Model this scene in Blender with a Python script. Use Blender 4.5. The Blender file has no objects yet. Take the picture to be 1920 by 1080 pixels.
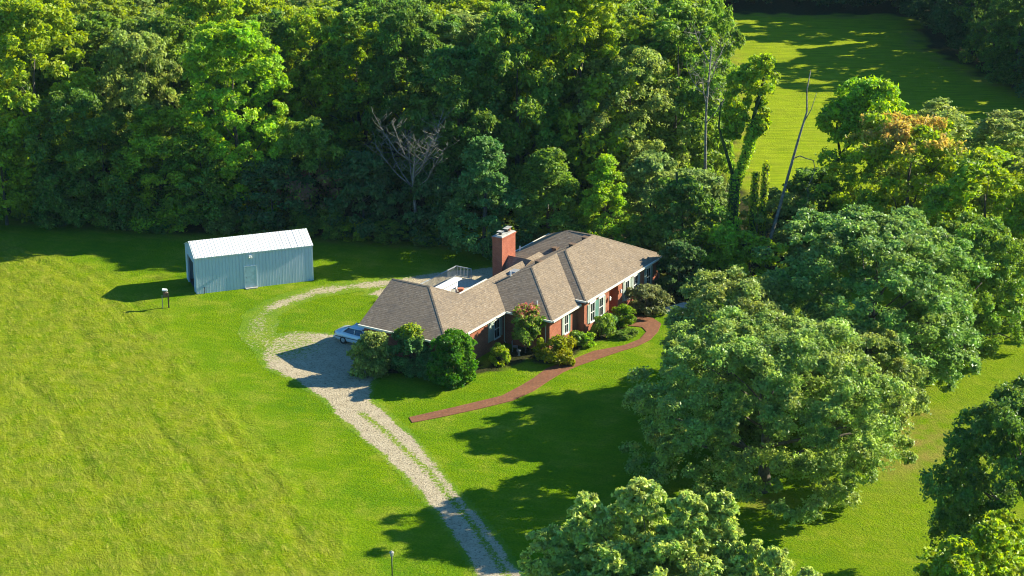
import bpy, bmesh, math, random
import numpy as np
from mathutils import Vector, Matrix

sc = bpy.context.scene
# ---------------------------------------------------------------- camera
cam_d = bpy.data.cameras.new('camera'); cam = bpy.data.objects.new('camera', cam_d)
sc.collection.objects.link(cam); sc.camera = cam
cam_d.sensor_width = 36.0; cam_d.lens = 36.0*3508/1920
cam_d.clip_start = 1.0; cam_d.clip_end = 5000
cam.location = (0, 0, 56.5)
cam.rotation_euler = (math.radians(90)-.3405, 0, 0)
# ---------------------------------------------------------------- world and sun
SUN_EL = math.radians(28.5); SUN_AZ = math.radians(90-19)      # compass azimuth from +Y towards +X
world = bpy.data.worlds.new('World'); sc.world = world; world.use_nodes = True
wn = world.node_tree.nodes; wl = world.node_tree.links
bg = wn['Background']; sky = wn.new('ShaderNodeTexSky'); sky.sky_type = 'NISHITA'
sky.sun_disc = False; sky.sun_elevation = SUN_EL; sky.sun_rotation = SUN_AZ
sky.air_density = 1.0; sky.dust_density = .6; sky.ozone_density = 5.0
tn = wn.new('ShaderNodeMix'); tn.data_type = 'RGBA'; tn.blend_type = 'MULTIPLY'; tn.inputs['Factor'].default_value = 1
tn.inputs[7].default_value = (.48, .98, 1.20, 1)      # deep clear blue of a late-summer evening sky
wl.new(sky.outputs['Color'], tn.inputs[6]); wl.new(tn.outputs[2], bg.inputs['Color']); bg.inputs['Strength'].default_value = .075
sun_d = bpy.data.lights.new('sun', 'SUN'); sun = bpy.data.objects.new('sun', sun_d)
sc.collection.objects.link(sun)
sun_d.energy = 5.0; sun_d.angle = math.radians(.5); sun_d.color = (1.0, .94, .72)
sdir = Vector((math.cos(SUN_EL)*math.sin(SUN_AZ), math.cos(SUN_EL)*math.cos(SUN_AZ), math.sin(SUN_EL)))
sun.rotation_euler = sdir.to_track_quat('Z', 'Y').to_euler(); sun.location = (60, 160, 80)
sc.view_settings.view_transform = 'Standard'; sc.view_settings.look = 'None'
sc.view_settings.exposure = 1.2; sc.view_settings.gamma = 1
cy = sc.cycles
cy.max_bounces = 8; cy.diffuse_bounces = 5; cy.glossy_bounces = 2; cy.transmission_bounces = 5
cy.filter_width = 1.05; cy.transparent_max_bounces = 4; cy.use_denoising = True
try: cy.denoiser = 'OPENIMAGEDENOISE'
except Exception: pass

COL = sc.collection
# ---------------------------------------------------------------- helpers
def tag(o, label=None, cat=None, group=None, kind=None):
    if label: o['label'] = label
    if cat: o['category'] = cat
    if group: o['group'] = group
    if kind: o['kind'] = kind
    return o
def empty(name, loc=(0, 0, 0), rz=0.0):
    o = bpy.data.objects.new(name, None); COL.objects.link(o)
    o.location = loc; o.rotation_euler = (0, 0, rz); o.empty_display_size = .5
    return o
def link(name, me, parent=None, mat=None):
    o = bpy.data.objects.new(name, me); COL.objects.link(o)
    if mat is not None:
        me.materials.clear(); me.materials.append(mat)
    if parent is not None: o.parent = parent
    return o
def np_mesh(name, V, F, attrs=None, smooth=False):
    """V (n,3); F (m,k) all faces with k corners; attrs dict name->(n,) or (n,3) point attributes"""
    V = np.asarray(V, np.float32); F = np.asarray(F, np.int32)
    me = bpy.data.meshes.new(name); m, k = F.shape
    me.vertices.add(len(V)); me.vertices.foreach_set('co', V.ravel())
    me.loops.add(m*k); me.loops.foreach_set('vertex_index', F.ravel())
    me.polygons.add(m); me.polygons.foreach_set('loop_start', np.arange(0, m*k, k, dtype=np.int32))
    try: me.polygons.foreach_set('loop_total', np.full(m, k, np.int32))
    except Exception: pass
    if smooth: me.polygons.foreach_set('use_smooth', np.ones(m, bool))
    for an, a in (attrs or {}).items():
        at = me.attributes.new(an, 'FLOAT', 'POINT'); at.data.foreach_set('value', np.asarray(a, np.float32).ravel())
    me.update(calc_edges=True); me.validate()
    return me
class MB:
    """collects solids, then links them as ONE mesh object"""
    def __init__(s): s.bm = bmesh.new()
    def box(s, x0, x1, y0, y1, z0, z1, bev=0):
        return s.hexa([(x0,y0,z0),(x1,y0,z0),(x1,y1,z0),(x0,y1,z0),(x0,y0,z1),(x1,y0,z1),(x1,y1,z1),(x0,y1,z1)])
    def hexa(s, P):
        v = [s.bm.verts.new(p) for p in P]
        for f in ((3,2,1,0),(4,5,6,7),(0,1,5,4),(1,2,6,5),(2,3,7,6),(3,0,4,7)): s.bm.faces.new([v[i] for i in f])
        return s
    def bar(s, a, b, w, h, up=(0,0,1)):
        """beam from a to b, w wide, hanging h down from the line a-b"""
        a = Vector(a); b = Vector(b); d = (b-a).normalized(); u = Vector(up)
        sd = d.cross(u).normalized()*w/2; dn = sd.cross(d).normalized()
        if dn.dot(u) > 0: dn = -dn
        dn = dn*h
        return s.hexa([a-sd+dn, b-sd+dn, b+sd+dn, a+sd+dn, a-sd, b-sd, b+sd, a+sd])
    def tube(s, pts, rad, n=8, cap=True):
        rings = []; pts = [Vector(p) for p in pts]
        ref = Vector((.37,.81,.1)).normalized()
        for i, p in enumerate(pts):
            d = (pts[min(i+1, len(pts)-1)]-pts[max(i-1, 0)]).normalized()
            if abs(d.dot(ref)) > .95: ref = Vector((1, 0, 0))
            a = d.cross(ref).normalized(); b = d.cross(a)
            r = rad[i] if hasattr(rad, '__len__') else rad
            rings.append([s.bm.verts.new(p+(a*math.cos(t*2*math.pi/n)+b*math.sin(t*2*math.pi/n))*r) for t in range(n)])
        for q, w in zip(rings, rings[1:]):
            for i in range(n): s.bm.faces.new((q[i], q[(i+1)%n], w[(i+1)%n], w[i]))
        if cap: s.bm.faces.new(rings[0][::-1]); s.bm.faces.new(rings[-1])
        return s
    def prism(s, poly, z0, z1):
        a = [s.bm.verts.new((x, y, z0)) for x, y in poly]; b = [s.bm.verts.new((x, y, z1)) for x, y in poly]
        n = len(poly)
        for i in range(n): s.bm.faces.new((a[i], a[(i+1)%n], b[(i+1)%n], b[i]))
        s.bm.faces.new(a[::-1]); s.bm.faces.new(b); return s
    def poly(s, pts): s.bm.faces.new([s.bm.verts.new(p) for p in pts]); return s
    def build(s, name, mat, parent=None, smooth=False, bevel=0):
        bmesh.ops.recalc_face_normals(s.bm, faces=s.bm.faces)
        me = bpy.data.meshes.new(name); s.bm.to_mesh(me); s.bm.free()
        if smooth:
            me.polygons.foreach_set('use_smooth', np.ones(len(me.polygons), bool))
        o = link(name, me, parent, mat)
        if bevel:
            b = o.modifiers.new('bevel', 'BEVEL'); b.width = bevel; b.segments = 2; b.limit_method = 'ANGLE'
        return o

# ---------------------------------------------------------------- materials
class NT:
    def __init__(s, name):
        s.m = bpy.data.materials.new(name); s.m.use_nodes = True; s.t = s.m.node_tree
        s.n = s.t.nodes; s.l = s.t.links; s.b = s.n['Principled BSDF']; s.out = s.n['Material Output']
    def node(s, typ, **kw):
        n = s.n.new(typ)
        for k, v in kw.items(): setattr(n, k, v)
        return n
    def set(s, sock, v):
        if hasattr(v, 'is_output') : s.l.new(v, sock)
        else: sock.default_value = v
    def obj(s): return s.node('ShaderNodeTexCoord').outputs['Object']
    def pos(s): return s.node('ShaderNodeNewGeometry').outputs['Position']
    def mapping(s, v, scale=(1,1,1), rot=(0,0,0), loc=(0,0,0)):
        n = s.node('ShaderNodeMapping'); s.l.new(v, n.inputs['Vector'])
        n.inputs['Scale'].default_value = scale; n.inputs['Rotation'].default_value = rot; n.inputs['Location'].default_value = loc
        return n.outputs['Vector']
    def noise(s, v, scale, detail=4, rough=.55, dist=0):
        n = s.node('ShaderNodeTexNoise'); s.l.new(v, n.inputs['Vector'])
        n.inputs['Scale'].default_value = scale; n.inputs['Detail'].default_value = detail
        n.inputs['Roughness'].default_value = rough; n.inputs['Distortion'].default_value = dist
        return n.outputs['Fac']
    def ramp(s, f, a, b, c0=0., c1=1.):
        n = s.node('ShaderNodeMapRange'); s.l.new(f, n.inputs['Value'])
        n.inputs['From Min'].default_value = a; n.inputs['From Max'].default_value = b
        n.inputs['To Min'].default_value = c0; n.inputs['To Max'].default_value = c1
        return n.outputs['Result']
    def math(s, op, a, b=0., clamp=False):
        n = s.node('ShaderNodeMath', operation=op, use_clamp=clamp); s.set(n.inputs[0], a); s.set(n.inputs[1], b)
        return n.outputs[0]
    def mix(s, f, a, b, mode='MIX'):
        n = s.node('ShaderNodeMix', data_type='RGBA', blend_type=mode)
        s.set(n.inputs['Factor'], f)
        for k, v in ((6, a), (7, b)):
            if hasattr(v, 'is_output'): s.l.new(v, n.inputs[k])
            else: n.inputs[k].default_value = (v[0], v[1], v[2], 1)
        return n.outputs[2]
    def attr(s, name): 
        return s.node('ShaderNodeAttribute', attribute_name=name).outputs['Fac']
    def bump(s, h, dist=.05, strength=1.):
        n = s.node('ShaderNodeBump'); s.l.new(h, n.inputs['Height'])
        n.inputs['Distance'].default_value = dist; n.inputs['Strength'].default_value = strength
        s.l.new(n.outputs['Normal'], s.b.inputs['Normal']); return n
    def fin(s, color=None, rough=.6, metal=0, spec=None):
        if color is not None:
            if hasattr(color, 'is_output'): s.l.new(color, s.b.inputs['Base Color'])
            else: s.b.inputs['Base Color'].default_value = (*color[:3], 1)
        s.set(s.b.inputs['Roughness'], rough); s.b.inputs['Metallic'].default_value = metal
        if spec is not None: s.b.inputs['Specular IOR Level'].default_value = spec
        return s.m

def plain(name, col, rough=.6, metal=0, var=.12, scale=3., spec=None):
    t = NT(name); v = t.obj()
    f = t.noise(v, scale, 5); g = t.noise(v, scale*9, 3)
    d = tuple(c*(1-var*2) for c in col); e = tuple(min(1, c*(1+var)) for c in col)
    c = t.mix(t.ramp(f, .3, .7), d, e); c = t.mix(t.ramp(g, .55, .75, 0, .35), c, d)
    return t.fin(c, rough, metal, spec)

def leaf_material(name, accent=None, transl=.48, rough=.5, spec=.28):
    """crown colour = the object's own colour, varied per clump (attribute 'clump') and per leaf ('tint')"""
    t = NT(name)
    oc = t.node('ShaderNodeObjectInfo').outputs['Color']
    h = t.node('ShaderNodeHueSaturation'); t.l.new(oc, h.inputs['Color'])
    t.l.new(t.ramp(t.attr('clump'), 0, 1, .488, .528), h.inputs['Hue'])
    t.l.new(t.ramp(t.attr('tint'), 0, 1, .45, 1.65), h.inputs['Value'])
    c = h.outputs['Color']
    c = t.mix(t.ramp(t.attr('clump'), .8, 1., 0, .22), c, (.34, .33, .10))
    if accent is not None: c = t.mix(t.attr('accent'), c, accent)
    t.fin(c, rough, 0, spec)
    tr = t.node('ShaderNodeBsdfTranslucent'); g = t.node('ShaderNodeGamma')
    hs = t.node('ShaderNodeHueSaturation'); hs.inputs['Hue'].default_value = .485; hs.inputs['Saturation'].default_value = 1.12
    hs.inputs['Value'].default_value = 1.3
    t.l.new(c, hs.inputs['Color']); t.l.new(hs.outputs['Color'], tr.inputs['Color'])
    mx = t.node('ShaderNodeMixShader'); mx.inputs[0].default_value = transl
    t.l.new(t.b.outputs[0], mx.inputs[1]); t.l.new(tr.outputs[0], mx.inputs[2])
    t.l.new(mx.outputs[0], t.out.inputs['Surface'])
    return t.m

def lawn_color(t, p, meadow, bare=None, shade_mulch=None):
    """shared by ground and the grassy edges of the driveway; p = world position"""
    n1 = t.noise(p, .11, 3); n2 = t.noise(p, .6, 5, .6); n3 = t.noise(p, 5.5, 4, .7)
    lawn = t.mix(t.ramp(n1, .35, .65), (.120, .235, .005), (.180, .285, .004))
    lawn = t.mix(t.ramp(n2, .42, .7, 0, .6), lawn, (.225, .30, .004))
    n0 = t.noise(p, .33, 5, .65)
    lawn = t.mix(t.ramp(n0, .50, .68, 0, .8), lawn, (.31, .34, .03))
    lawn = t.mix(t.ramp(n0, .46, .28, 0, .55), lawn, (.070, .175, .004))
    lawn = t.mix(t.ramp(t.noise(p, 2.1, 5, .7), .60, .74, 0, .5), lawn, (.33, .34, .07))
    sx_ = t.node('ShaderNodeVectorMath', operation='DOT_PRODUCT'); t.l.new(p, sx_.inputs[0]); sx_.inputs[1].default_value = (1.6, 5.2, 0)
    sn = t.math('SINE', t.math('ADD', sx_.outputs['Value'], t.math('MULTIPLY', n0, 6.0)))
    lawn = t.mix(t.ramp(sn, -1, 1, 0, .16), lawn, (.06, .15, .003))
    d1 = t.node('ShaderNodeVectorMath', operation='DOT_PRODUCT'); t.l.new(p, d1.inputs[0]); d1.inputs[1].default_value = (.894, .447, 0)
    d2 = t.node('ShaderNodeVectorMath', operation='DOT_PRODUCT'); t.l.new(p, d2.inputs[0]); d2.inputs[1].default_value = (.13, -.26, 0)
    cb_ = t.node('ShaderNodeCombineXYZ'); t.l.new(d1.outputs['Value'], cb_.inputs[0]); t.l.new(d2.outputs['Value'], cb_.inputs[1]); ps = cb_.outputs[0]
    m2 = t.noise(ps, .8, 6, .7); m3 = t.noise(ps, 3.0, 5, .7)
    mead = t.mix(t.ramp(m2, .35, .62), (.140, .235, .003), (.265, .315, .008))
    mead = t.mix(t.ramp(m3, .52, .66, 0, .8), mead, (.38, .385, .05))
    mead = t.mix(t.ramp(m3, .47, .34, 0, .7), mead, (.10, .175, .002))
    c = t.mix(meadow, lawn, mead)
    c = t.mix(t.ramp(n3, .38, .58), t.mix(.45, c, (.035, .11, .001)), c)
    return c, n3, m3, n2

def ground_material():
    t = NT('ground_grass'); p = t.pos()
    c, n3, m3, n2 = lawn_color(t, p, t.attr('meadow'))
    c = t.mix(t.math('MULTIPLY', t.attr('far'), t.ramp(t.noise(t.mapping(p, (.25, 1.6, 1)), 1.0, 4, .6), .36, .6, .2, 1)), c, (.30, .375, .010))
    dry = t.math('MULTIPLY', t.attr('dry'), t.ramp(t.noise(p, .5, 6, .65), .38, .62))
    c = t.mix(dry, c, (.27, .20, .055))
    lit = t.mix(t.ramp(t.noise(p, 2.5, 6, .7), .35, .65), (.020, .030, .008), (.07, .06, .028))
    c = t.mix(t.attr('litter'), c, lit)
    b1 = t.math('ADD', t.math('MULTIPLY', t.noise(p, 9, 3, .7), .5), t.math('MULTIPLY', n3, 1.0))
    b2 = t.math('MULTIPLY', t.math('ADD', m3, t.math('MULTIPLY', n2, 2.2)), t.attr('meadow'))
    h = t.math('ADD', b1, b2)
    t.bump(h, .16)
    return t.fin(c, .95, 0, .02)

def drive_material():
    t = NT('gravel'); p = t.pos(); dens = t.attr('dens')
    c, n3, m3, n2 = lawn_color(t, p, t.attr('meadow'))
    st = t.node('ShaderNodeTexVoronoi'); t.l.new(p, st.inputs['Vector']); st.inputs['Scale'].default_value = 7
    g = t.mix(t.ramp(t.noise(p, 1.1, 6, .7), .35, .65), (.31, .24, .145), (.50, .405, .265))
    g = t.mix(t.ramp(st.outputs['Distance'], .15, .6, 0, .5), g, (.54, .45, .32))
    g = t.mix(t.ramp(t.noise(p, 4.5, 4, .7), .54, .66, 0, .8), g, (.10, .08, .045))
    k = t.math('ADD', dens, t.math('MULTIPLY', t.math('SUBTRACT', t.noise(p, 3.4, 7, .78), .5), 2.6))
    k = t.ramp(k, .36, .62)
    c = t.mix(k, c, g)
    t.bump(t.math('ADD', t.noise(p, 6, 5, .75), t.math('MULTIPLY', n3, .8)), .09)
    return t.fin(c, .92, 0, .15)

def brick_material(name, c1, c2, mortar, horiz=False, sc_=1.0):
    t = NT(name); v = t.obj()
    sx = t.node('ShaderNodeSeparateXYZ'); t.l.new(v, sx.inputs[0])
    cb = t.node('ShaderNodeCombineXYZ')
    if horiz: t.l.new(sx.outputs[0], cb.inputs[0]); t.l.new(sx.outputs[1], cb.inputs[1])
    else:
        t.l.new(t.math('ADD', sx.outputs[0], sx.outputs[1]), cb.inputs[0]); t.l.new(sx.outputs[2], cb.inputs[1])
    b = t.node('ShaderNodeTexBrick'); t.l.new(cb.outputs[0], b.inputs['Vector'])
    b.inputs['Scale'].default_value = 1/sc_; b.inputs['Brick Width'].default_value = .215; b.inputs['Row Height'].default_value = .075
    b.inputs['Mortar Size'].default_value = .009; b.inputs['Bias'].default_value = -.1
    b.inputs['Color1'].default_value = (*c1, 1); b.inputs['Color2'].default_value = (*c2, 1); b.inputs['Mortar'].default_value = (*mortar, 1)
    n = t.noise(v, 1.1, 5, .6)
    c = t.mix(t.ramp(n, .4, .7, 0, .45), b.outputs['Color'], tuple(x*.6 for x in c1))
    n2 = t.noise(v, 6, 3)
    c = t.mix(t.ramp(n2, .55, .7, 0, .35), c, tuple(min(1, x*1.5) for x in c2))
    t.bump(b.outputs['Fac'], -.006)
    return t.fin(c, .85, 0, .2)

def shingle_material():
    t = NT('shingles'); v = t.obj()
    sx = t.node('ShaderNodeSeparateXYZ'); t.l.new(v, sx.inputs[0])
    z = t.math('MULTIPLY', sx.outputs[2], 1/.085)
    saw = t.math('FRACT', z)
    row = t.math('FLOOR', z)
    cb = t.node('ShaderNodeCombineXYZ')
    t.l.new(sx.outputs[0], cb.inputs[0]); t.l.new(sx.outputs[1], cb.inputs[1]); t.l.new(t.math('MULTIPLY', row, 3.7), cb.inputs[2])
    w = t.node('ShaderNodeTexVoronoi'); w.feature = 'F1'; t.l.new(cb.outputs[0], w.inputs['Vector']); w.inputs['Scale'].default_value = 5.5
    wc = t.node('ShaderNodeSeparateColor'); t.l.new(w.outputs['Color'], wc.inputs[0])
    c = t.mix(wc.outputs[0], (.225, .165, .112), (.295, .222, .155))
    c = t.mix(t.ramp(wc.outputs[1], .8, .9, 0, .4), c, (.12, .10, .09))
    c = t.mix(t.ramp(wc.outputs[2], .85, .95, 0, .4), c, (.40, .32, .245))
    c = t.mix(t.ramp(saw, .0, .22, .4, 0), c, (.06, .045, .035))
    st = t.noise(v, .45, 6, .6)
    c = t.mix(t.ramp(st, .45, .75, 0, .35), c, (.13, .105, .09))
    t.bump(t.math('ADD', t.math('MULTIPLY', saw, -1.), t.math('MULTIPLY', wc.outputs[1], .6)), .022)
    return t.fin(c, .9, 0, .2)

def ribbed(name, col, dark_tone, rust=None, axis=0, step=.23, metal=0., rough=.45):
    t = NT(name); v = t.obj()
    sx = t.node('ShaderNodeSeparateXYZ'); t.l.new(v, sx.inputs[0])
    vs = t.mapping(v, (1.6, 1.6, .25)) if rust is None else t.mapping(v, (1.8, .3, .3))
    n = t.noise(vs, 1.3, 6, .65)
    c = t.mix(t.ramp(n, .4, .7, 0, .6), col, dark_tone)
    fr = t.math('FRACT', t.math('MULTIPLY', t.math('ADD', sx.outputs[0], sx.outputs[1]) if axis == 2 else sx.outputs[0], 1/step))
    rib = t.ramp(t.math('ABSOLUTE', t.math('SUBTRACT', fr, .5)), .36, .5)
    if rust is not None:
        c = t.mix(t.ramp(t.noise(vs, 4.2, 5, .7), .56, .72, 0, .55), c, rust)
    c = t.mix(t.math('MULTIPLY', rib, .25), c, dark_tone)  # rib lines drawn in the second, darker tone
    t.bump(rib, .03)
    return t.fin(c, rough, metal, .4)

M = {}
M['ground'] = ground_material()
M['drive'] = drive_material()
M['leaf'] = leaf_material('leaves')
M['leaf_shiny'] = leaf_material('glossy_leaves', transl=.44, rough=.42, spec=.36)
M['leaf_orange'] = leaf_material('leaves_turning_orange', accent=(.74, .47, .15))
M['leaf_pink'] = leaf_material('leaves_with_pink_flowers', accent=(.55, .20, .15))
M['leaf_lime'] = leaf_material('leaves_with_lighter_tops', accent=(.36, .44, .03))  # accent turns the upper leaves a lighter yellow-green
M['leaf_brown'] = leaf_material('leaves_with_dry_vine', accent=(.34, .20, .12))
M['bark'] = plain('bark', (.13, .105, .08), .9, var=.3, scale=4)
M['dead_bark'] = plain('bleached_bark', (.25, .22, .185), .9, var=.3, scale=4)
M['vine_bark'] = plain('vine_covered_bark', (.045, .075, .012), .9, var=.4, scale=3)
M['brick'] = brick_material('red_brick', (.33, .088, .045), (.44, .135, .07), (.36, .25, .19))
M['chimney_brick'] = brick_material('chimney_brick', (.36, .085, .045), (.45, .13, .07), (.33, .2, .15))
M['paver'] = brick_material('brick_pavers', (.22, .085, .042), (.30, .125, .062), (.12, .085, .055), True)
M['shingle'] = shingle_material()
M['trim'] = plain('cream_trim', (.74, .70, .60), .5, var=.06)
M['white'] = plain('white_paint', (.80, .80, .77), .5, var=.06)
M['shutter'] = plain('green_shutter_paint', (.12, .26, .22), .5, var=.1)
M['pale_shutter'] = plain('pale_green_shutter_paint', (.36, .42, .37), .55, var=.1)  # lighter grey-green tone for some of the shutters
M['door'] = plain('dark_red_door_paint', (.16, .035, .02), .5, var=.15)
M['dark'] = plain('dark_metal', (.03, .03, .032), .5, var=.2)
M['grey'] = plain('grey_metal', (.38, .39, .40), .45, .2, var=.15)
M['mulch'] = plain('mulch', (.05, .032, .02), .95, var=.4, scale=6)
M['concrete'] = plain('concrete', (.42, .40, .36), .9, var=.2)
M['wood'] = plain('weathered_wood', (.17, .10, .06), .85, var=.3, scale=8)
M['pale_wood'] = plain('pale_wood', (.50, .44, .34), .8, var=.2, scale=8)
M['terracotta'] = plain('terracotta', (.50, .17, .09), .8, var=.15)
M['shed_wall'] = ribbed('shed_siding', (.53, .63, .72), (.43, .53, .62), axis=2, step=.305)
M['shed_roof'] = ribbed('shed_roof_metal', (.80, .79, .76), (.58, .57, .55), rust=(.50, .44, .36), step=.305, rough=.55)
M['shed_trim'] = plain('shed_trim', (.62, .68, .70), .45, var=.08)
M['shed_door'] = plain('shed_door', (.47, .61, .66), .45, var=.1)
M['shed_inside'] = plain('shed_dark_inside', (.05, .05, .05), .9)
def glass():
    t = NT('window_glass'); v = t.obj()
    t.bump(t.noise(v, .8, 2), .01)
    return t.fin((.018, .024, .028), .06, 0, .6)
M['glass'] = glass()
def paint():
    t = NT('car_paint'); t.fin((.30, .37, .42), .3, .15); t.b.inputs['Coat Weight'].default_value = .6
    t.l.new(t.mix(t.ramp(t.noise(t.obj(), 1.5, 4), .4, .7, 0, .3), (.62, .68, .72), (.52, .58, .62)), t.b.inputs['Base Color'])
    return t.m
M['paint'] = paint()
M['tyre'] = plain('tyre_rubber', (.02, .02, .02), .85)
M['rim'] = plain('wheel_metal', (.55, .55, .56), .35, .6)
M['carglass'] = plain('car_glass', (.02, .04, .07), .08, spec=.7)
M['tail'] = plain('red_lens', (.35, .02, .02), .25)

# ---------------------------------------------------------------- ground sheet
def seg_dist(px, py, pts):
    """distance to an open polyline and signed side (left positive) of the nearest segment"""
    best = np.full(px.shape, 1e9); side = np.zeros(px.shape)
    for (ax, ay), (bx, by) in zip(pts, pts[1:]):
        dx, dy = bx-ax, by-ay; L = dx*dx+dy*dy
        t = np.clip(((px-ax)*dx+(py-ay)*dy)/L, 0, 1); qx, qy = ax+t*dx, ay+t*dy
        d = np.hypot(px-qx, py-qy); s = np.sign(dx*(py-ay)-dy*(px-ax))
        m = d < best; best = np.where(m, d, best); side = np.where(m, s, side)
    return best, side
def inside(px, py, poly):
    r = np.zeros(px.shape, bool); n = len(poly)
    for i in range(n):
        (x1, y1), (x2, y2) = poly[i], poly[(i+1) % n]
        c = ((y1 > py) != (y2 > py)) & (px < (x2-x1)*(py-y1)/(y2-y1+1e-12)+x1); r ^= c
    return r
def sdist(px, py, poly):
    d, _ = seg_dist(px, py, list(poly)+[poly[0]]); return np.where(inside(px, py, poly), d, -d)
def smooth01(x, a, b):
    t = np.clip((x-a)/(b-a), 0, 1); return t*t*(3-2*t)
def vnoise(x, y, s, seed=0):
    """cheap smooth value noise"""
    rs = np.random.RandomState(seed); T = rs.rand(64, 64)
    u, v = x/s, y/s; i, j = np.floor(u).astype(int), np.floor(v).astype(int); a, b = u-i, v-j
    a = a*a*(3-2*a); b = b*b*(3-2*b); g = lambda p, q: T[p % 64, q % 64]
    return (g(i,j)*(1-a)*(1-b)+g(i+1,j)*a*(1-b)+g(i,j+1)*(1-a)*b+g(i+1,j+1)*a*b)

MEADOW = [(-80,186),(-50.3,175.2),(-41.4,168.2),(-32.8,156.6),(-27.7,146.1),(-22.2,135.7),(-17.2,125.5),(-13.2,116.6),(-9.4,105.1),(-3,85),(5,60)]
FOREST = [(-140,190),(-51.5,181),(-40.4,179),(-33,176.4),(-18.7,174.8),(-3.1,172),(12,166),(17,160),(22,158),(26,162),(30,168),(27,178),(24,200),(29,240),(30,286),(62,284),(58,262),(62,246),(67,231),(84,214),(140,200),(300,320),(-300,500)]
def meadow_mask(x, y):
    d, s = seg_dist(x, y, MEADOW); w = (vnoise(x, y, 2.3, 3)-.5)*3+(vnoise(x, y, .8, 5)-.5)*1.5
    return smooth01(-s*d*1.0+w, -2.2, 3.2)
BEDS = [[(-13.8,141.5),(-9.5,142.5),(-1.6,141.0),(-3.0,139.2),(-6.5,138.2),(-9,138.6),(-12.5,139.2)],
        [(-3.0,139.0),(-.2,140.0),(1.4,141.6),(3.0,141.0),(5.0,143.0),(6.2,144.9),(8.3,146.6),(9.8,149.3),(9.2,151.3),(12,151.6),(14.5,154.4),(17.5,158),(15,161),(8,152.5),(2.2,147),(-1.5,143)]]
def make_ground():
    def axis(lo, hi, st, far):
        a = list(np.arange(lo, hi+1e-6, st)); s = st*1.5
        while a[-1] < far: a.append(a[-1]+s); s *= 1.35
        s = st*1.5
        while a[0] > -far: a.insert(0, a[0]-s); s *= 1.35
        return np.array(a)
    X = axis(-60, 62, .36, 2500); Y = axis(84, 300, .4, 2800)
    gx, gy = np.meshgrid(X, Y); x, y = gx.ravel(), gy.ravel(); nx, ny = len(X), len(Y)
    z = (vnoise(x, y, 9, 1)-.5)*.10+(vnoise(x, y, 2.5, 2)-.5)*.04
    mead = meadow_mask(x, y)
    # mower and wheel ruts along the edge of the hay field
    d, s = seg_dist(x, y, MEADOW); off = -s*d
    rut = np.zeros_like(x)
    for o_, w_ in ((.9, .38), (2.7, .38), (7.3, .4), (13.4, .45)):
        rut += np.exp(-((off-o_-(vnoise(x, y, 6, 9)-.5)*1.2)/w_)**2)*(vnoise(x, y, 4, 12) > .35)
    z -= .13*rut*mead*(x < 0)
    z += (vnoise(x, y, 1.1, 7)-.5)*.10*mead+(vnoise(x*.9+y*.5, y*2.2, .9, 8)-.5)*.07*mead
    mead = np.maximum(mead, .42*smooth01(x+(vnoise(x, y, 7, 31)-.5)*8, 17, 27)*(y < 200))
    mead = np.maximum(mead, .5*smooth01(y, 185, 200)*(x > 10))
    fm = inside(x, y, FOREST); fd = sdist(x, y, FOREST)
    litter = smooth01(fd+(vnoise(x, y, 2, 4)-.5)*3, -.6, 1.6)
    for b in BEDS: litter = np.maximum(litter, smooth01(sdist(x, y, b)+(vnoise(x, y, .9, 6)-.5)*.8, -.1, .35))
    dry = np.clip(mead*.25+np.exp(-((x-28)**2/16+(y-128)**2/60))*1.3+np.exp(-((x-17.5)**2+(y-115.3)**2)/1.2)*1.5
                  +np.exp(-(sdist(x, y, FOREST)+1.0)**2/2.)*.55, 0, 1)
    z = np.where(np.hypot(x, y-150) > 400, 0, z)*smooth01(np.abs(0*x+1), 0, 1)
    # flat where the house, shed, drive and path lie
    flat = np.ones_like(z)
    hx, hy = x-6.221, y-146.775; c, s_ = math.cos(1.0264), math.sin(1.0264)
    lx, ly = hx*c+hy*s_, -hx*s_+hy*c
    inb = (lx > -17) & (lx < 17) & (ly > -7) & (ly < 20); flat[inb] = 0
    flat[(np.hypot(x+24, y-161) < 10)] = 0
    flat *= smooth01(-sdist(x, y, DRIVE), .4, 2.2); flat *= smooth01(-sdist(x, y, COURT), .4, 2.2)
    dd = seg_dist(x, y, ARC)[0]; flat *= smooth01(dd, 2.5, 4.5)
    flat *= smooth01(seg_dist(x, y, PATH_C)[0], 1.5, 2.6)
    z = (z-.0)*flat - .0
    idx = np.arange(nx*ny).reshape(ny, nx)
    F = np.stack([idx[:-1,:-1].ravel(), idx[:-1,1:].ravel(), idx[1:,1:].ravel(), idx[1:,:-1].ravel()], 1)
    me = np_mesh('ground', np.stack([x, y, z], 1), F, dict(meadow=mead, litter=litter, dry=dry, far=np.maximum(smooth01(y, 178, 192)*(x > 12), .08*smooth01(x, 20, 28))), True)
    o = link('ground', me, None, M['ground']); tag(o, kind='structure')
DRIVE = [(0.2,96),(-2.2,104.8),(-4.2,111.0),(-6.1,115.8),(-7.9,119.9),(-10.0,124.2),(-12.3,128.3),(-14.9,133.7),(-18.0,137.9),(-20.1,140.1),(-21.0,143.1),(-20.4,146.6),(-18.9,148.4),(-16.0,148.2),(-13.2,147.6),(-10.5,144.5),(-10.6,139.0),(-10.9,134.2),(-9.3,131.2),(-7.3,127.0),(-5.3,122.0),(-4.0,118.2),(-2.5,114.9),(-.9,110.8),(1.0,104.8),(3.4,96)]
DRIVE_C = [(1.8,96),(-.5,104.8),(-3.2,112.5),(-6.4,120.5),(-10.2,128.0),(-13.0,133),(-15,140),(-14.5,146)]
ARC = [(-19.5,143.5),(-21.6,148.0),(-21.8,152.5),(-20.4,155.6),(-17.9,158.2),(-14.7,159.8),(-10.7,161.1),(-6.8,162.3),(-1.5,163.4),(4,165)]
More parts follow.
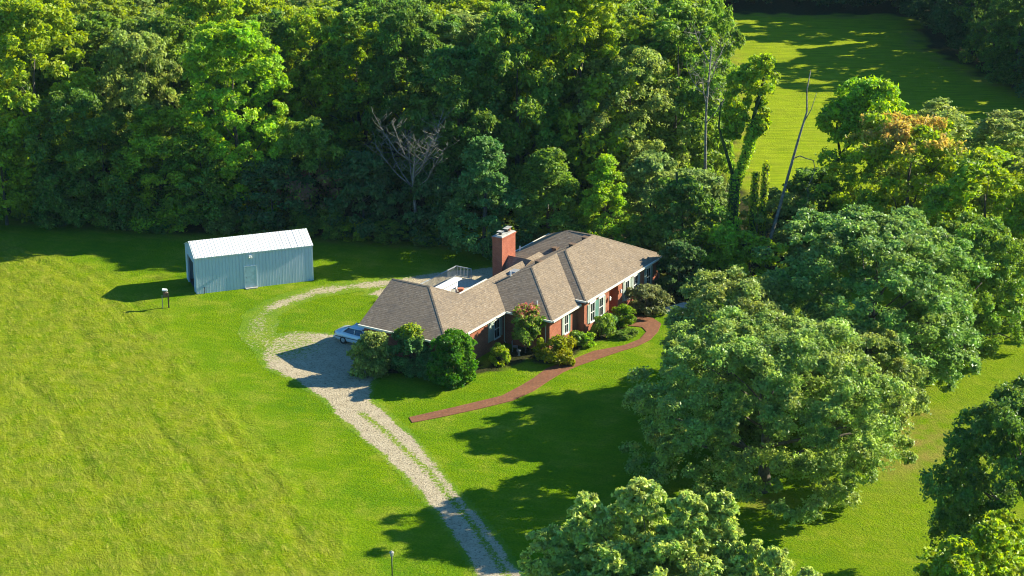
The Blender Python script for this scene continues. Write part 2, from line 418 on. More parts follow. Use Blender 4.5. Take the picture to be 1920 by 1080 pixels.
COURT = [(-13.5,157.5),(-9,163.6),(-2,165.8),(5,165.5),(4,160.5),(-3,157),(-7.5,155),(-11,156.5)]
PATH_U = [(-7.8,130.1),(-4.5,132.0),(-0.8,134.3),(0.8,136.5),(1.7,137.9),(2.8,140.0),(5.0,142.0),(6.7,143.8),(9.3,145.1),(10.7,146.5),(11.4,148.3),(11.1,149.4),(9.6,149.8),(9.3,151.6),(10.6,152.3),(12.2,151.6),(12.8,150.2)]
PATH_L = [(12.4,148.4),(11.6,146.4),(10.4,144.9),(9.0,143.8),(7.3,142.3),(5.5,140.7),(4.1,139.2),(3.0,137.5),(1.7,135.3),(0.0,133.3),(-2.4,131.8),(-4.9,130.4),(-7.5,129.1)]
PATH_C = [(-7.7,129.7),(-2,132.9),(1.5,136.5),(4,140.5),(7,143),(10,145.8),(11.6,148.5),(11,151)]
make_ground()

def make_drive():
    st = .25; X = np.arange(-25, 7, st); Y = np.arange(94, 168, st); gx, gy = np.meshgrid(X, Y); x, y = gx.ravel(), gy.ravel()
    sd = sdist(x, y, DRIVE); sc_ = sdist(x, y, COURT); da = seg_dist(x, y, ARC)[0]
    w = (vnoise(x, y, 1.6, 21)-.5)*.35+(vnoise(x, y, .7, 22)-.5)*.3
    # sides wear differently: bare wheel tracks, grassy middle
    dens = smooth01(sd+w, -.05, .75)*(.50+.50*smooth01(np.hypot(x+19.5, y-145.5), 1.5, 7))
    dc, _ = seg_dist(x, y, [(2.1,96),(-.2,104.8),(-2.7,112.5),(-5.8,120.3),(-9.4,127.5),(-11.5,131)])
    dens -= .66*np.exp(-(dc/.46)**2)*(y < 133)*smooth01(sd, .2, .9)
    dr, _ = seg_dist(x, y, [(1.6,104.8),(-.3,110.8),(-2,114.9),(-3.4,118.2),(-4.8,122.0),(-6.9,127.0),(-9,131)])
    dens -= .30*np.exp(-(dr/.5)**2)
    dens = np.maximum(dens, smooth01(1.4-da+w*1.4, -.1, 1.4)*np.where(y < 154, .40, np.where(x < -12, .66, .8)))
    dens = np.maximum(dens, smooth01(sc_+w, 0, 1)*.85)
    dens = np.maximum(dens, .25*smooth01(2.6-np.hypot(x+20, y-147)*.6, 0, 1))
    m = np.maximum(np.maximum(sd, 1.5-da), sc_) > -.25
    idx = np.arange(len(x)).reshape(len(Y), len(X)); M2 = m.reshape(idx.shape)
    k = M2[:-1,:-1] & M2[:-1,1:] & M2[1:,1:] & M2[1:,:-1]
    F = np.stack([idx[:-1,:-1][k], idx[:-1,1:][k], idx[1:,1:][k], idx[1:,:-1][k]], 1)
    used, inv = np.unique(F, return_inverse=True)
    me = np_mesh('driveway', np.stack([x, y, np.full_like(x, .012)], 1)[used], inv.reshape(F.shape), dict(dens=dens[used], meadow=(.45*smooth01(np.maximum(np.maximum(sd, 1.5-da), sc_)+w, 0, 1.3))[used]), True)
    tag(link('driveway', me, None, M['drive']), kind='structure')
make_drive()
pm = MB(); U = PATH_U; L = PATH_L[::-1]
pm.prism(PATH_U+PATH_L, .0, .05); po = pm.build('path', M['paver']); tag(po, kind='structure')
pm = MB(); pm.prism([(12.6,153.6),(15.6,152.6),(17.4,154.6),(15.2,155.6)], 0, .045); tag(pm.build('concrete_slab', M['concrete']), kind='structure')

# ---------------------------------------------------------------- foliage generator
def unit(v): return v/np.maximum(np.linalg.norm(v, axis=-1, keepdims=True), 1e-9)
def leaf_cards(P, N, size, rs, aspect=.55, fold=.25):
    """one folded two-triangle leaf clump per point; returns verts, tris"""
    n = len(P); a = rs.randn(n, 3); T = unit(np.cross(N, a)); B = np.cross(N, T)
    s = (size*(.65+.7*rs.rand(n)))[:, None]
    tip = P+T*s*.5; root = P-T*s*.5; l = P+B*s*aspect*.5+N*s*fold*rs.uniform(-.4, 1, (n, 1)); r = P-B*s*aspect*.5+N*s*fold*rs.uniform(-.4, 1, (n, 1))
    V = np.stack([root, l, tip, r], 1).reshape(-1, 3); i = np.arange(n)*4
    F = np.concatenate([np.stack([i, i+2, i+1], 1), np.stack([i, i+3, i+2], 1)])
    return V, F
def crown_mesh(name, seed, R, z0, z1, shape='round', leaf=.42, lobe=.27, dens=1.0, accent=None, gap=.1, skew=(0, 0), up=.5, mid=None):
    """foliage made of boughs > twigs > leaves inside an uneven envelope, in metres"""
    rs = np.random.RandomState(seed); H = z1-z0; zc = z0+H*(mid if mid else {'round': .5, 'dome': .36, 'tall': .52, 'cone': .2, 'spread': .45, 'bush': .38}[shape])
    def prof(t):   # radius factor against height 0..1
        if shape == 'cone': return np.clip(1.08*(1-t)**.75, .05, 1)*np.clip(.55+t*4, 0, 1)
        if shape == 'tall': return np.clip(1-np.abs((t-.45)/.58)**2.6, .02, 1)**.55
        if shape in ('dome', 'bush'): return np.clip(1-(np.clip(t-.25, 0, 1)/.78)**2.2, .03, 1)**.6*np.clip(.62+t*1.5, 0, 1)
        if shape == 'spread': return np.clip(1-np.abs((t-.42)/.62)**2.2, .02, 1)**.5
        return np.clip(1-np.abs((t-.48)/.54)**2.3, .02, 1)**.5
    lr = lobe*R
    area = 2*math.pi*R*.85*H+math.pi*R*R
    nl = int(area/(lr*lr*2.1)*dens)
    t = rs.rand(nl)**.9; th = rs.rand(nl)*2*math.pi+np.arange(nl)*2.4
    blob = 1+.16*np.sin(th*2+rs.rand()*6)+.14*np.sin(th*3+t*7+rs.rand()*6)+.10*np.sin(th*5+t*16+rs.rand()*6)+.10*rs.randn(nl)
    rr = prof(t)*R*blob*(.78+.16*rs.rand(nl)); inner = rs.rand(nl) < .16; rr = np.where(inner, rr*.55, rr)
    C = np.stack([rr*np.cos(th)+skew[0]*t, rr*np.sin(th)+skew[1]*t, z0+t*H], 1)
    C[:, 2] = np.clip(C[:, 2]+rs.randn(nl)*lr*.35, z0+lr*.4, z1-lr*.35)
    ntop = max(3, int(R*R/(lr*lr)*.35)); k = rs.choice(nl, ntop, replace=False)
    C[k, 0] = rs.randn(ntop)*R*.26*max(.25, float(prof(np.array(.92))))*2+skew[0]; C[k, 1] = rs.randn(ntop)*R*.26*max(.25, float(prof(np.array(.92))))*2+skew[1]; C[k, 2] = z1-lr*(.5+rs.rand(ntop)*.9)
    lrad = lr*(.55+.65*rs.rand(nl))
    hole = np.sin(C[:, 0]*1.9/R*3+seed)*np.sin(C[:, 1]*1.9/R*3+seed*2)*np.sin(C[:, 2]*1.9/R*3+seed*3)*(R > 3.3)*(R < 8.5)
    keep = (rs.rand(nl) > gap) & ((hole < .30) | (rs.rand(nl) < .35)); C, lrad, t = C[keep], lrad[keep], t[keep]; nl = len(C)
    clump = rs.rand(nl); shade = .5+.30*rs.randn(nl)
    ns = 16; axis = np.array([skew[0]*.5, skew[1]*.5, zc])
    D = unit(rs.randn(nl, ns, 3)+unit(C-axis)[:, None]*.7+np.array([0, 0, .8]))
    S = C[:, None]+D*lrad[:, None, None]*(.72+.38*rs.rand(nl, ns, 1))*np.array([1, 1, .62])
    npl = max(4, int(round(18*(lr/1.4)**2*(.42/leaf)**2*dens)))
    sr = lrad[:, None, None]*.22
    P = S[:, :, None]+rs.randn(nl, ns, npl, 3)*sr[..., None]*np.array([.9, .9, .6])
    N = unit(D[:, :, None]*.55+rs.randn(nl, ns, npl, 3)*.8+np.array([0, 0, up]))
    tint = np.clip(.5+.16*rs.randn(nl, ns, npl)+.14*rs.randn(nl, ns, 1)+.25*(shade[:, None, None]-.5), 0, 1)
    cl = np.broadcast_to(np.clip(clump[:, None, None]+.12*rs.randn(nl, ns, 1), 0, 1), tint.shape)
    P = P.reshape(-1, 3); N = N.reshape(-1, 3); tint = tint.ravel(); cl = cl.ravel()
    m = P[:, 2] > max(.03, z0*.55); P, N, tint, cl = P[m], N[m], tint[m], cl[m]
    rad = np.percentile(np.hypot(P[:, 0]-skew[0]*.5, P[:, 1]-skew[1]*.5), 97); k_ = R/rad
    P[:, :2] *= k_; C[:, :2] *= k_; top = np.percentile(P[:, 2], 99.5); P[:, 2] *= z1/top; C[:, 2] *= z1/top
    V, F = leaf_cards(P, N, leaf, rs)
    at = dict(tint=np.repeat(tint, 4), clump=np.repeat(cl, 4))
    if accent is not None:
        at['accent'] = np.repeat(np.clip(accent(P, rs), 0, 1), 4)
    return np_mesh(name, V, F, at), C
def trunk_mesh(name, seed, H, r, lobes, bend=.06, nlimb=7, lean=(0, 0), n=9):
    rs = random.Random(seed); b = MB(); k = 7; pts = []; rad = []
    for i in range(k):
        t = i/(k-1); pts.append((lean[0]*t*t+rs.uniform(-1, 1)*bend*H*.3*t, lean[1]*t*t+rs.uniform(-1, 1)*bend*H*.3*t, t*H-.3*(i == 0)))
        rad.append(r*(1.35 if i == 0 else (1-t)**.8*.85+.15))
    b.tube(pts, rad, n)
    L = [tuple(c) for c in lobes]; rs.shuffle(L)
    for c in L[:nlimb]:
        t = min(.9, max(.22, (c[2]*.62)/H)); i = t*(k-1); i0 = int(i); f = i-i0
        p0 = Vector(pts[i0]).lerp(Vector(pts[min(k-1, i0+1)]), f); p3 = Vector(c); R0 = max(.03, r*(1-t)*.55)
        mid1 = p0.lerp(p3, .35)+Vector((rs.uniform(-.3, .3), rs.uniform(-.3, .3), -.1)); mid2 = p0.lerp(p3, .7)+Vector((rs.uniform(-.3, .3), rs.uniform(-.3, .3), .3))
        b.tube([p0, mid1, mid2, p3], [R0, R0*.75, R0*.5, R0*.2], 6)
    bmesh.ops.recalc_face_normals(b.bm, faces=b.bm.faces); me = bpy.data.meshes.new(name); b.bm.to_mesh(me); b.bm.free()
    me.polygons.foreach_set('use_smooth', np.ones(len(me.polygons), bool)); return me

def blob_mesh(name, specs, leaf, seed, lobe=.36, up=.5):
    """one foliage mesh joined from several uneven clumps (x, y, z, rx, rz)"""
    rs = np.random.RandomState(seed); Vs, Fs, T, Cc, Cs = [], [], [], [], []; off = 0
    for (x, y, z, rx, rz_) in specs:
        me, C = crown_mesh('tmp', rs.randint(9999), rx, 0, 2*rz_, 'round', leaf, lobe=lobe, gap=.08, up=up)
        n = len(me.vertices); v = np.empty(n*3, np.float32); me.vertices.foreach_get('co', v); v = v.reshape(-1, 3)+np.array([x, y, z-rz_])
        m = len(me.polygons); f = np.empty(m*3, np.int32); me.loops.foreach_get('vertex_index', f)
        a = np.empty(n, np.float32); me.attributes['tint'].data.foreach_get('value', a); b = np.empty(n, np.float32); me.attributes['clump'].data.foreach_get('value', b)
        Vs.append(v); Fs.append(f.reshape(-1, 3)+off); off += n; T.append(a); Cc.append(b); bpy.data.meshes.remove(me); Cs.append((x, y, z+rz_*.4))
    return np_mesh(name, np.concatenate(Vs), np.concatenate(Fs), dict(tint=np.concatenate(T), clump=np.concatenate(Cc))), Cs
def blob_crown(name, parent, specs, leaf, col, seed, mat='leaf'):
    me, _c = blob_mesh(name, specs, leaf, seed); o = link(name, me, parent, M[mat]); o.color = (*col, 1); return o
VAR = {}
def variant(key, seed, R, z0, z1, shape='round', leaf=.42, tr=.25, mat='leaf', bark='bark', nlimb=8, lean=(0, 0), **kw):
    me, C = crown_mesh('foliage_'+key, seed, R, z0, z1, shape, leaf, **kw)
    tm = trunk_mesh('stem_'+key, seed, z0+(z1-z0)*.72, tr, C, nlimb=nlimb, lean=lean)
    me.materials.append(M[mat]); tm.materials.append(M[bark]); VAR[key] = (me, tm, R, z1)
    return key
def plant(name, key, x, y, h=None, w=None, rz=0, col=(.07, .12, .02), label=None, cat='tree', group=None, stem='trunk', crown='crown'):
    """h, w in metres: total height and crown width; shares the variant's meshes"""
    me, tm, R, z1 = VAR[key]; o = empty(name, (x, y, 0), rz)
    sz = (h/z1) if h else 1; sx = (w/(2*R)) if w else sz
    o.scale = (sx, sx, sz)
    c = link(crown, me, o); c.color = (*col, 1)
    link(stem, tm, o)
    tag(o, label, cat, group); return o

# foliage colours (leaf albedo)
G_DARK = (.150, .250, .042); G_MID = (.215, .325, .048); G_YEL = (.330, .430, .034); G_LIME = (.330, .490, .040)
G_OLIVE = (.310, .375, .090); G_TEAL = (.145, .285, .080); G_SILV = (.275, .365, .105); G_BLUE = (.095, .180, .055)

variant('maple_a', 11, 5.6, 2.0, 20, 'tall', .34, .28, lobe=.19, gap=.1)
variant('maple_b', 12, 5.6, 1.5, 18, 'round', .34, .28, lobe=.17, gap=.14)
variant('oak_a', 13, 6.0, 1.0, 17, 'round', .38, .32, lobe=.2, gap=.12)
variant('poplar', 14, 3.8, 1.5, 21, 'tall', .38, .24, lobe=.27, gap=.2)
variant('loose_a', 15, 4.8, .8, 13, 'dome', .34, .22, lobe=.22, gap=.2)
variant('understory', 16, 3.4, .3, 7.5, 'dome', .34, .14, lobe=.25, gap=.1)
variant('understory_b', 17, 3.2, .2, 6.0, 'round', .32, .12, lobe=.25, gap=.2)
variant('airy', 18, 3.6, 1.0, 12, 'cone', .28, .16, lobe=.22, gap=.1)
variant('lime_tree', 21, 5.6, 1.2, 20.3, 'tall', .34, .3, lobe=.17, dens=1.1, gap=.04)
variant('yard_maple', 22, 4.3, .5, 11.5, 'cone', .32, .22, lobe=.22, gap=.05)
variant('silver_maple', 23, 9.8, .8, 13.2, 'spread', .25, .5, mat='leaf_shiny', lobe=.105, gap=.1, dens=1.05, nlimb=16, up=.6)
variant('dark_maple', 24, 9.0, .8, 14.5, 'round', .28, .45, mat='leaf_shiny', lobe=.115, gap=.06, nlimb=14)
variant('lawn_maple', 25, 6.0, .6, 10.4, 'spread', .25, .3, mat='leaf_shiny', lobe=.14, gap=.12, nlimb=12, up=.6)
variant('orange_tree', 26, 7.0, 1.0, 13, 'round', .36, .3, mat='leaf_orange', lobe=.16, gap=.08,
        accent=lambda P, rs: smooth01(P[:, 2]+rs.randn(len(P))*.4, 10.6, 12.2)*(np.sin(P[:, 0]*.95+1)*np.sin(P[:, 1]*.8+.5) > -.35)*(.4+.45*rs.rand(len(P))))
heads = [(-2.6,.3,12.6,1.5,2.3),(.2,.6,13.3,1.5,2.3),(2.6,-.2,13.0,1.35,2.2),(4.3,.4,12.7,1.1,2.3),(-4.7,.2,10.8,1.5,2.2),(1.3,-1.6,11.2,1.6,2.2),(-1.4,-1.8,10.9,1.5,2.1),
 (5.3,-.6,10.0,1.5,2.0),(3.5,-2.0,10.2,1.5,2.0),(-3.6,-2.2,9.4,1.6,2.0),(0,2.2,11.2,2.0,2.2),(-3,2.0,10,1.8,2.2),(3.4,2.3,10.4,1.8,2.1),(0,0,8.0,3.6,3.4),(3,-1.5,7.0,3.0,3.0),(-3.2,-1,6.8,3.0,3.0),(0,-3.2,7.6,2.2,2.4)]
me_, C_ = blob_mesh('foliage_many_headed', heads, .28, 77, .30, .35); tm_ = trunk_mesh('stem_many_headed', 77, 12, .42, C_, nlimb=15)
me_.materials.append(M['leaf_shiny']); tm_.materials.append(M['bark']); VAR['many_headed'] = (me_, tm_, 6.0, 15.5)
variant('brown_vine', 28, 3.4, .6, 11.5, 'tall', .34, .18, mat='leaf_brown', lobe=.26, gap=.1,
        accent=lambda P, rs: (smooth01(P[:, 2], 2.6, 3.6)*(1-smooth01(P[:, 2], 5.8, 7.2)))*(rs.rand(len(P)) > .25))
variant('yellow_top', 29, 6.0, 1.5, 22, 'tall', .44, .3, mat='leaf_lime', lobe=.19, gap=.14,
        accent=lambda P, rs: smooth01(P[:, 2]+rs.randn(len(P)), 12, 19)*.75*(rs.rand(len(P)) > .3))
# shrubs
variant('loose_shrub', 41, 1.8, .1, 3.7, 'bush', .24, .05, lobe=.36, gap=.1, dens=1.5, up=.2)
variant('dark_shrub', 42, 1.5, .05, 3.9, 'bush', .22, .05, mat='leaf_lime', lobe=.38, dens=1.5,
        accent=lambda P, rs: smooth01(P[:, 2], 3.1, 3.5)*(rs.rand(len(P)) > .2))
variant('round_shrub', 43, 2.1, .03, 4.1, 'bush', .20, .06, lobe=.26, gap=.0, dens=1.9)
variant('small_shrub', 44, .9, .03, 1.5, 'bush', .20, .03, lobe=.42, gap=.1, up=.2)
variant('leafy_shrub', 45, 1.2, .03, 1.4, 'bush', .24, .03, mat='leaf_shiny', lobe=.42, gap=.1)
variant('yellow_shrub', 46, 1.8, .03, 1.9, 'bush', .20, .04, lobe=.34, gap=.08)
variant('boxwood', 47, 1.15, .02, 1.45, 'bush', .11, .04, lobe=.36, gap=.0, dens=1.1)
variant('variegated_shrub', 48, 1.9, .05, 2.3, 'bush', .24, .05, mat='leaf_shiny', lobe=.34, gap=.1)
variant('corner_yew', 49, 1.8, .05, 4.6, 'bush', .22, .08, lobe=.34, gap=.03)
variant('crape_myrtle', 50, 1.6, 1.1, 3.7, 'round', .20, .05, mat='leaf_pink', lobe=.36, gap=.1,
        accent=lambda P, rs: smooth01(P[:, 2]+rs.randn(len(P))*.2, 3.0, 3.5)*(rs.rand(len(P)) > .45))

# ---------------------------------------------------------------- forest and yard trees
PLANTS = [
# name, variant, x, y, h, w, rz, colour, label
('tree','understory',-50.5,178.5,9.5,8,.3,G_YEL,'low yellow-green tree at the far left end of the wood edge'),
('tree','yellow_top',-47.6,182.5,22,12.5,1.1,G_YEL,'tall tree with yellowish top in the upper left corner'),
('tree','oak_a',-43.2,178.6,13.5,9,2.0,G_DARK,'dark green tree below the yellow-topped one in the upper left corner'),
('tree','oak_a',-37.6,184.5,18.0,9.6,.4,G_OLIVE,'khaki olive tree left of the big lime green tree'),
('tree','loose_a',-40.6,179.2,11.0,8.5,.9,G_MID,'low bushy green tree at the wood edge left of the shed'),
('tree','loose_a',-34.5,178.6,11.6,10.5,2.4,G_YEL,'wide yellow-green tree at the wood edge behind the left end of the shed'),
('tree','lime_tree',-27.3,179.3,19.8,11.4,0,G_LIME,'big bright lime green tree with a rounded top behind the shed'),
('tree','loose_a',-30.6,177.6,9.5,8,4.0,G_MID,'low green tree in front of the trunk of the lime green tree'),
('tree','brown_vine',-19.8,176.2,11.2,6.6,0,G_MID,'green tree with a patch of dry brown vine on its middle, right of the shed'),
('tree','poplar',-16.0,190.0,19.5,8.6,.7,G_MID,'tall narrow green tree right of the lime green tree'),
('tree','maple_a',-10.6,186.5,20.5,10.0,2.2,G_DARK,'tall dark green tree rising to the top of the photo above the dead tree'),
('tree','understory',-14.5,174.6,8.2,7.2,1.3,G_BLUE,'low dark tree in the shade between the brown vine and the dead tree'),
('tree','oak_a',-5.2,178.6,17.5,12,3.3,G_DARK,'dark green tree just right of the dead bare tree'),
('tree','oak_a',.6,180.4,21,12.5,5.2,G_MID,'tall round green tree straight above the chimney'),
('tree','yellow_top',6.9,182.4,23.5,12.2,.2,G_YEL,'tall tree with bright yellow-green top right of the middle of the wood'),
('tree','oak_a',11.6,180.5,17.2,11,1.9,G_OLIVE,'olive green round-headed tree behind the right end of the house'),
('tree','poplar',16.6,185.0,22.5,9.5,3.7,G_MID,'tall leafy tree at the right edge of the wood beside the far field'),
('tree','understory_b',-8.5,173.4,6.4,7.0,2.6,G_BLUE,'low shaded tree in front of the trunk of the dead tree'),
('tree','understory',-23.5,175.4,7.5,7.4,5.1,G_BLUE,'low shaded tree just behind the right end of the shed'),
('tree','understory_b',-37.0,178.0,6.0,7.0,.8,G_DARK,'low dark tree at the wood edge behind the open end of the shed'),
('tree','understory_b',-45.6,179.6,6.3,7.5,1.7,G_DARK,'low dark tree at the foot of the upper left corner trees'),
('tree','understory',13.4,173.0,8.6,7.5,.6,G_SILV,'greyish green tree behind the right end of the house roof'),
('tree','yard_maple',-2.6,168.9,11.4,8.6,.4,G_TEAL,'bluish green pointed maple just behind the chimney'),
('tree','yard_maple',3.4,169.6,10.0,9.0,2.7,G_MID,'dark green bushy maple behind the middle of the roof'),
('tree','airy',8.7,168.6,9.8,6.0,1.0,G_LIME,'feathery light green tree behind the right half of the roof'),
('tree','understory',15.8,165.2,8.4,7.6,4.4,G_DARK,'dark tree among the bushes right of the house'),
('tree','understory_b',19.0,162.0,5.2,5.6,2.2,G_LIME,'small bright green tree right of the house between darker bushes'),
('tree','understory_b',21.6,161.0,4.6,6.4,.2,G_YEL,'low yellow-green tree beside the foot of the leaning dead trunk'),
('tree','understory',17.6,171.3,7.4,7.4,1.5,G_SILV,'grey-green tree left of the vine covered trunks'),
('tree','understory_b',25.2,169.2,6.0,7.0,3.1,G_OLIVE,'loose olive tree right of the vine covered trunks'),
('tree','understory_b',13.9,164.9,5.0,6.0,5.5,G_MID,'low round tree just behind the tall dark bush at the house corner'),
('tree','understory',28.8,171.4,7.6,7.6,2.9,G_DARK,'round dark tree right of the leaning dead trunk'),
('tree','orange_tree',36.6,166.2,13.8,14.5,0,G_YEL,'broad tree with orange tops near the right edge'),
('tree','loose_a',41.6,179.5,11.8,12,1.2,G_OLIVE,'pale olive tree behind the orange-topped tree'),
('tree','maple_b',47.2,169.4,13.4,13.0,.5,G_OLIVE,'large light olive tree at the right edge of the photo'),
('tree','loose_a',41.5,157.0,13.0,12.5,3.9,G_YEL,'yellowish green tree between the orange-topped tree and the right edge'),
('tree','lawn_maple',46.0,152.5,12.0,10.0,2.4,G_YEL,'yellow-green tree at the right edge above the open lawn'),
('tree','dark_maple',28.0,136.0,13.4,19.5,0,(.220,.340,.080),'big dark green maple behind the wide silvery maple on the lawn'),
('tree','lawn_maple',37.0,143.5,11.2,11.5,.8,G_MID,'green tree on the right side of the big dark maple'),
('tree','silver_maple',17.4,117.6,12.0,18.0,0,(.310,.410,.095),'wide silvery green maple on the front lawn'),
('tree','lawn_maple',16.6,132.0,10.4,12.5,2.0,G_OLIVE,'olive-topped maple directly behind the wide silvery maple'),
('tree','lawn_maple',25.4,126.0,8.6,9.5,4.2,G_OLIVE,'smaller maple at the right flank of the wide silvery maple'),
('tree','many_headed',6.5,86.5,15.0,11.6,0,(.43,.52,.13),'large-leaved pale green tree at the bottom edge, nearest the driveway'),
('tree','many_headed',13.6,84.5,12.6,7.4,2.4,(.43,.52,.13),'large-leaved tree at the bottom edge, right of the one nearest the driveway'),
('tree','dark_maple',31.2,101.5,14.0,14.0,3.0,G_DARK,'dark green tree in the lower right corner of the photo'),
('tree','many_headed',23.6,84.5,14.2,11.0,4.1,G_YEL,'yellowish tree in front of the dark tree in the lower right corner'),
]
for p in PLANTS:
    plant(p[0], p[1], p[2], p[3], p[4], p[5], p[6], p[7], p[8], 'tree')

# deeper rows of the wood, tops and gaps only
rs = random.Random(5)
for row, (yy, n) in enumerate(((191, 15), (201, 15), (212, 14), (226, 13), (243, 12), (264, 12))):
    for i in range(n):
        x = -62-row*4+(i+.5)*((84+row*5)/n)+rs.uniform(-1.6, 1.6); y = yy-.06*x+rs.uniform(-2.5, 2.5)
        key = rs.choice(['maple_a', 'maple_b', 'oak_a', 'poplar', 'yellow_top'])
        plant('forest_tree', key, x, y, (19.5, 17.7, 16, 15.5, 14, 12.5)[row]+rs.uniform(-2, .8), rs.uniform(8.5, 11.5), rs.uniform(0, 6.28), rs.choice([G_DARK, G_MID, G_YEL, G_OLIVE, G_MID]),
              'green tree deep in the wood showing only between the front trees', 'tree', 'deep rows of the wood')
for i in range(7):
    plant('forest_tree', rs.choice(['maple_a', 'maple_b', 'oak_a']), rs.uniform(2, 20), 222+i*9, rs.uniform(17, 21), rs.uniform(10, 13), rs.uniform(0, 6.28), rs.choice([G_DARK, G_MID]),
          'green tree deep in the wood showing only between the front trees', 'tree', 'deep rows of the wood')
# brush and brambles along the foot of the wood
EDGE = [(-51,179.6),(-40.4,178.2),(-33,175.8),(-18.7,173.9),(-3.1,171.2),(9,167.2),(15,162.4)]
for i in range(30):
    t_ = rs.uniform(0, len(EDGE)-1.001); k_ = int(t_); f_ = t_-k_
    x = EDGE[k_][0]*(1-f_)+EDGE[k_+1][0]*f_; y = EDGE[k_][1]*(1-f_)+EDGE[k_+1][1]*f_
    plant('bush', rs.choice(['loose_shrub', 'understory_b', 'small_shrub']), x, y+rs.uniform(-.2, 1.2), rs.uniform(1.0, 2.8), rs.uniform(2, 4), rs.uniform(0, 6.28),
          rs.choice([G_MID, G_OLIVE, G_YEL, G_DARK]), 'low bush at the foot of the wood where it meets the mown grass', 'bush', 'brush along the foot of the wood', stem='stem', crown='foliage')
# dark wood on the far side of the far field
FAR = [(62,237),(66,229),(71,222),(76,216),(61.5,247),(60.5,256),(62,266),(60,276),(63,285),(70,240),(70,252),(70,264),(78,230),(52,291),(45,293),(38,294),(31,295),(57,296),(48,302),(35,303),(83,222),(73,275),(60,291),(66,290),(71,284),(64,299)]
for i, (x, y) in enumerate(FAR):
    if y < 288: x += 3
    edge = i in (0, 1, 2, 3, 4, 5, 6, 7, 13, 14, 15, 16)
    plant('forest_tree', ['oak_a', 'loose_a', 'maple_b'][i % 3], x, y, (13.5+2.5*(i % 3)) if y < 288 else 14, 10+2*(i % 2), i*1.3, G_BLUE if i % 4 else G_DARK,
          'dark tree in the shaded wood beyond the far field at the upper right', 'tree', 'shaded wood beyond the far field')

# trees of the right hand wood that throw the long shadows on the far field
for i, (x, y, h) in enumerate([(84,248,20),(86,262,20),(88,276,19),(95,236,20),(74,285,19)]):
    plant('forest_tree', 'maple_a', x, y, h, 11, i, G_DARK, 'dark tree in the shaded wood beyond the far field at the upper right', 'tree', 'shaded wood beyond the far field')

# ---------------------------------------------------------------- shrubs round the house
SHR = [
('loose_shrub',-11.2,138.9,3.5,3.4,0,G_OLIVE,'loose olive green shrub at the garage corner beside the gravel'),
('dark_shrub',-8.1,139.0,4.0,3.2,0,G_TEAL,'dark shrub with a bright green top against the garage wall'),
('round_shrub',-4.7,137.1,4.1,4.1,0,(.09,.23,.014),'big rounded green shrub at the front corner of the garage'),
('small_shrub',-6.6,138.2,2.0,2.4,2,G_TEAL,'low dark shrub squeezed between the two big shrubs at the garage wall'),
('small_shrub',-.9,141.1,1.6,1.9,1,G_YEL,'small yellow-green shrub by the garage front windows'),
('yellow_shrub',3.5,142.0,2.0,3.9,0,(.30,.32,.010),'wide yellow-green shrub beside the brick path'),
('leafy_shrub',5.4,145.2,1.3,1.8,0,G_MID,'broad-leaved shrub right behind the wide yellow-green one'),
('small_shrub',6.2,145.1,1.1,1.6,3,G_LIME,'low bright green shrub in the middle of the front bed'),
('leafy_shrub',7.5,147.0,1.9,2.3,2,G_MID,'taller broad-leaved shrub below the double window'),
('leafy_shrub',8.4,148.8,1.3,1.7,4,G_TEAL,'dark leafy shrub tucked left of the clipped round bush'),
('boxwood',9.5,150.3,1.6,2.4,0,(.19,.30,.008),'clipped round yellow-green bush left of the front entrance'),
('variegated_shrub',11.7,153.0,2.4,3.9,0,(.22,.25,.09),'pale speckled shrub right of the front entrance'),
('corner_yew',14.9,157.6,5.0,4.0,0,G_BLUE,'tall dark bush with a light top at the right corner of the house'),
('small_shrub',9.4,146.9,.6,1.7,0,G_MID,'low leafy plant on the grass between path and front bed'),
('small_shrub',10.2,147.7,.5,1.3,1.4,G_MID,'lowest leafy plant next to the bend of the brick path'),
]
for k, x, y, h, w, rz, col, lab in SHR:
    plant('shrub', k, x, y, h, w, rz, col, lab, 'shrub', crown='foliage', stem='stem')
plant('crape_myrtle', 'crape_myrtle', 1.1, 143.5, 4.0, 3.3, 0, G_MID, 'small crape myrtle with pink flowers in the house corner', 'tree')

# ---------------------------------------------------------------- single trees with a look of their own
def limb_tree(name, x, y, paths, mat, label, rz=0, part='trunk', twig=None, seed=1):
    rs = random.Random(seed); o = empty(name, (x, y, 0), rz); tag(o, label, 'tree')
    for j, (pts, r0, r1) in enumerate(paths):
        b = MB(); n = len(pts); b.tube(pts, [r0+(r1-r0)*i/(n-1) for i in range(n)], 8)
        if twig and j:
            P = [Vector(p) for p in pts]
            for k in range(twig):
                t = rs.uniform(.25, 1)*(n-1); i0 = min(n-2, int(t)); p = P[i0].lerp(P[i0+1], t-i0)
                d = Vector((rs.uniform(-1, 1), rs.uniform(-1, 1), rs.uniform(.1, 1))).normalized(); L = rs.uniform(.6, 1.7)
                q = p+d*L; e = q+Vector((rs.uniform(-.5, .5), rs.uniform(-.5, .5), rs.uniform(.2, .7)))
                b.tube([p, q, e], [r1*.7+.006, .015, .007], 5)
                for _ in range(2):
                    g_ = q+Vector((rs.uniform(-.7, .7), rs.uniform(-.7, .7), rs.uniform(0, .7))); b.tube([q, g_], [.018, .009], 4)
        b.build(part if j == 0 else 'branch', mat, o, smooth=True)
    return o
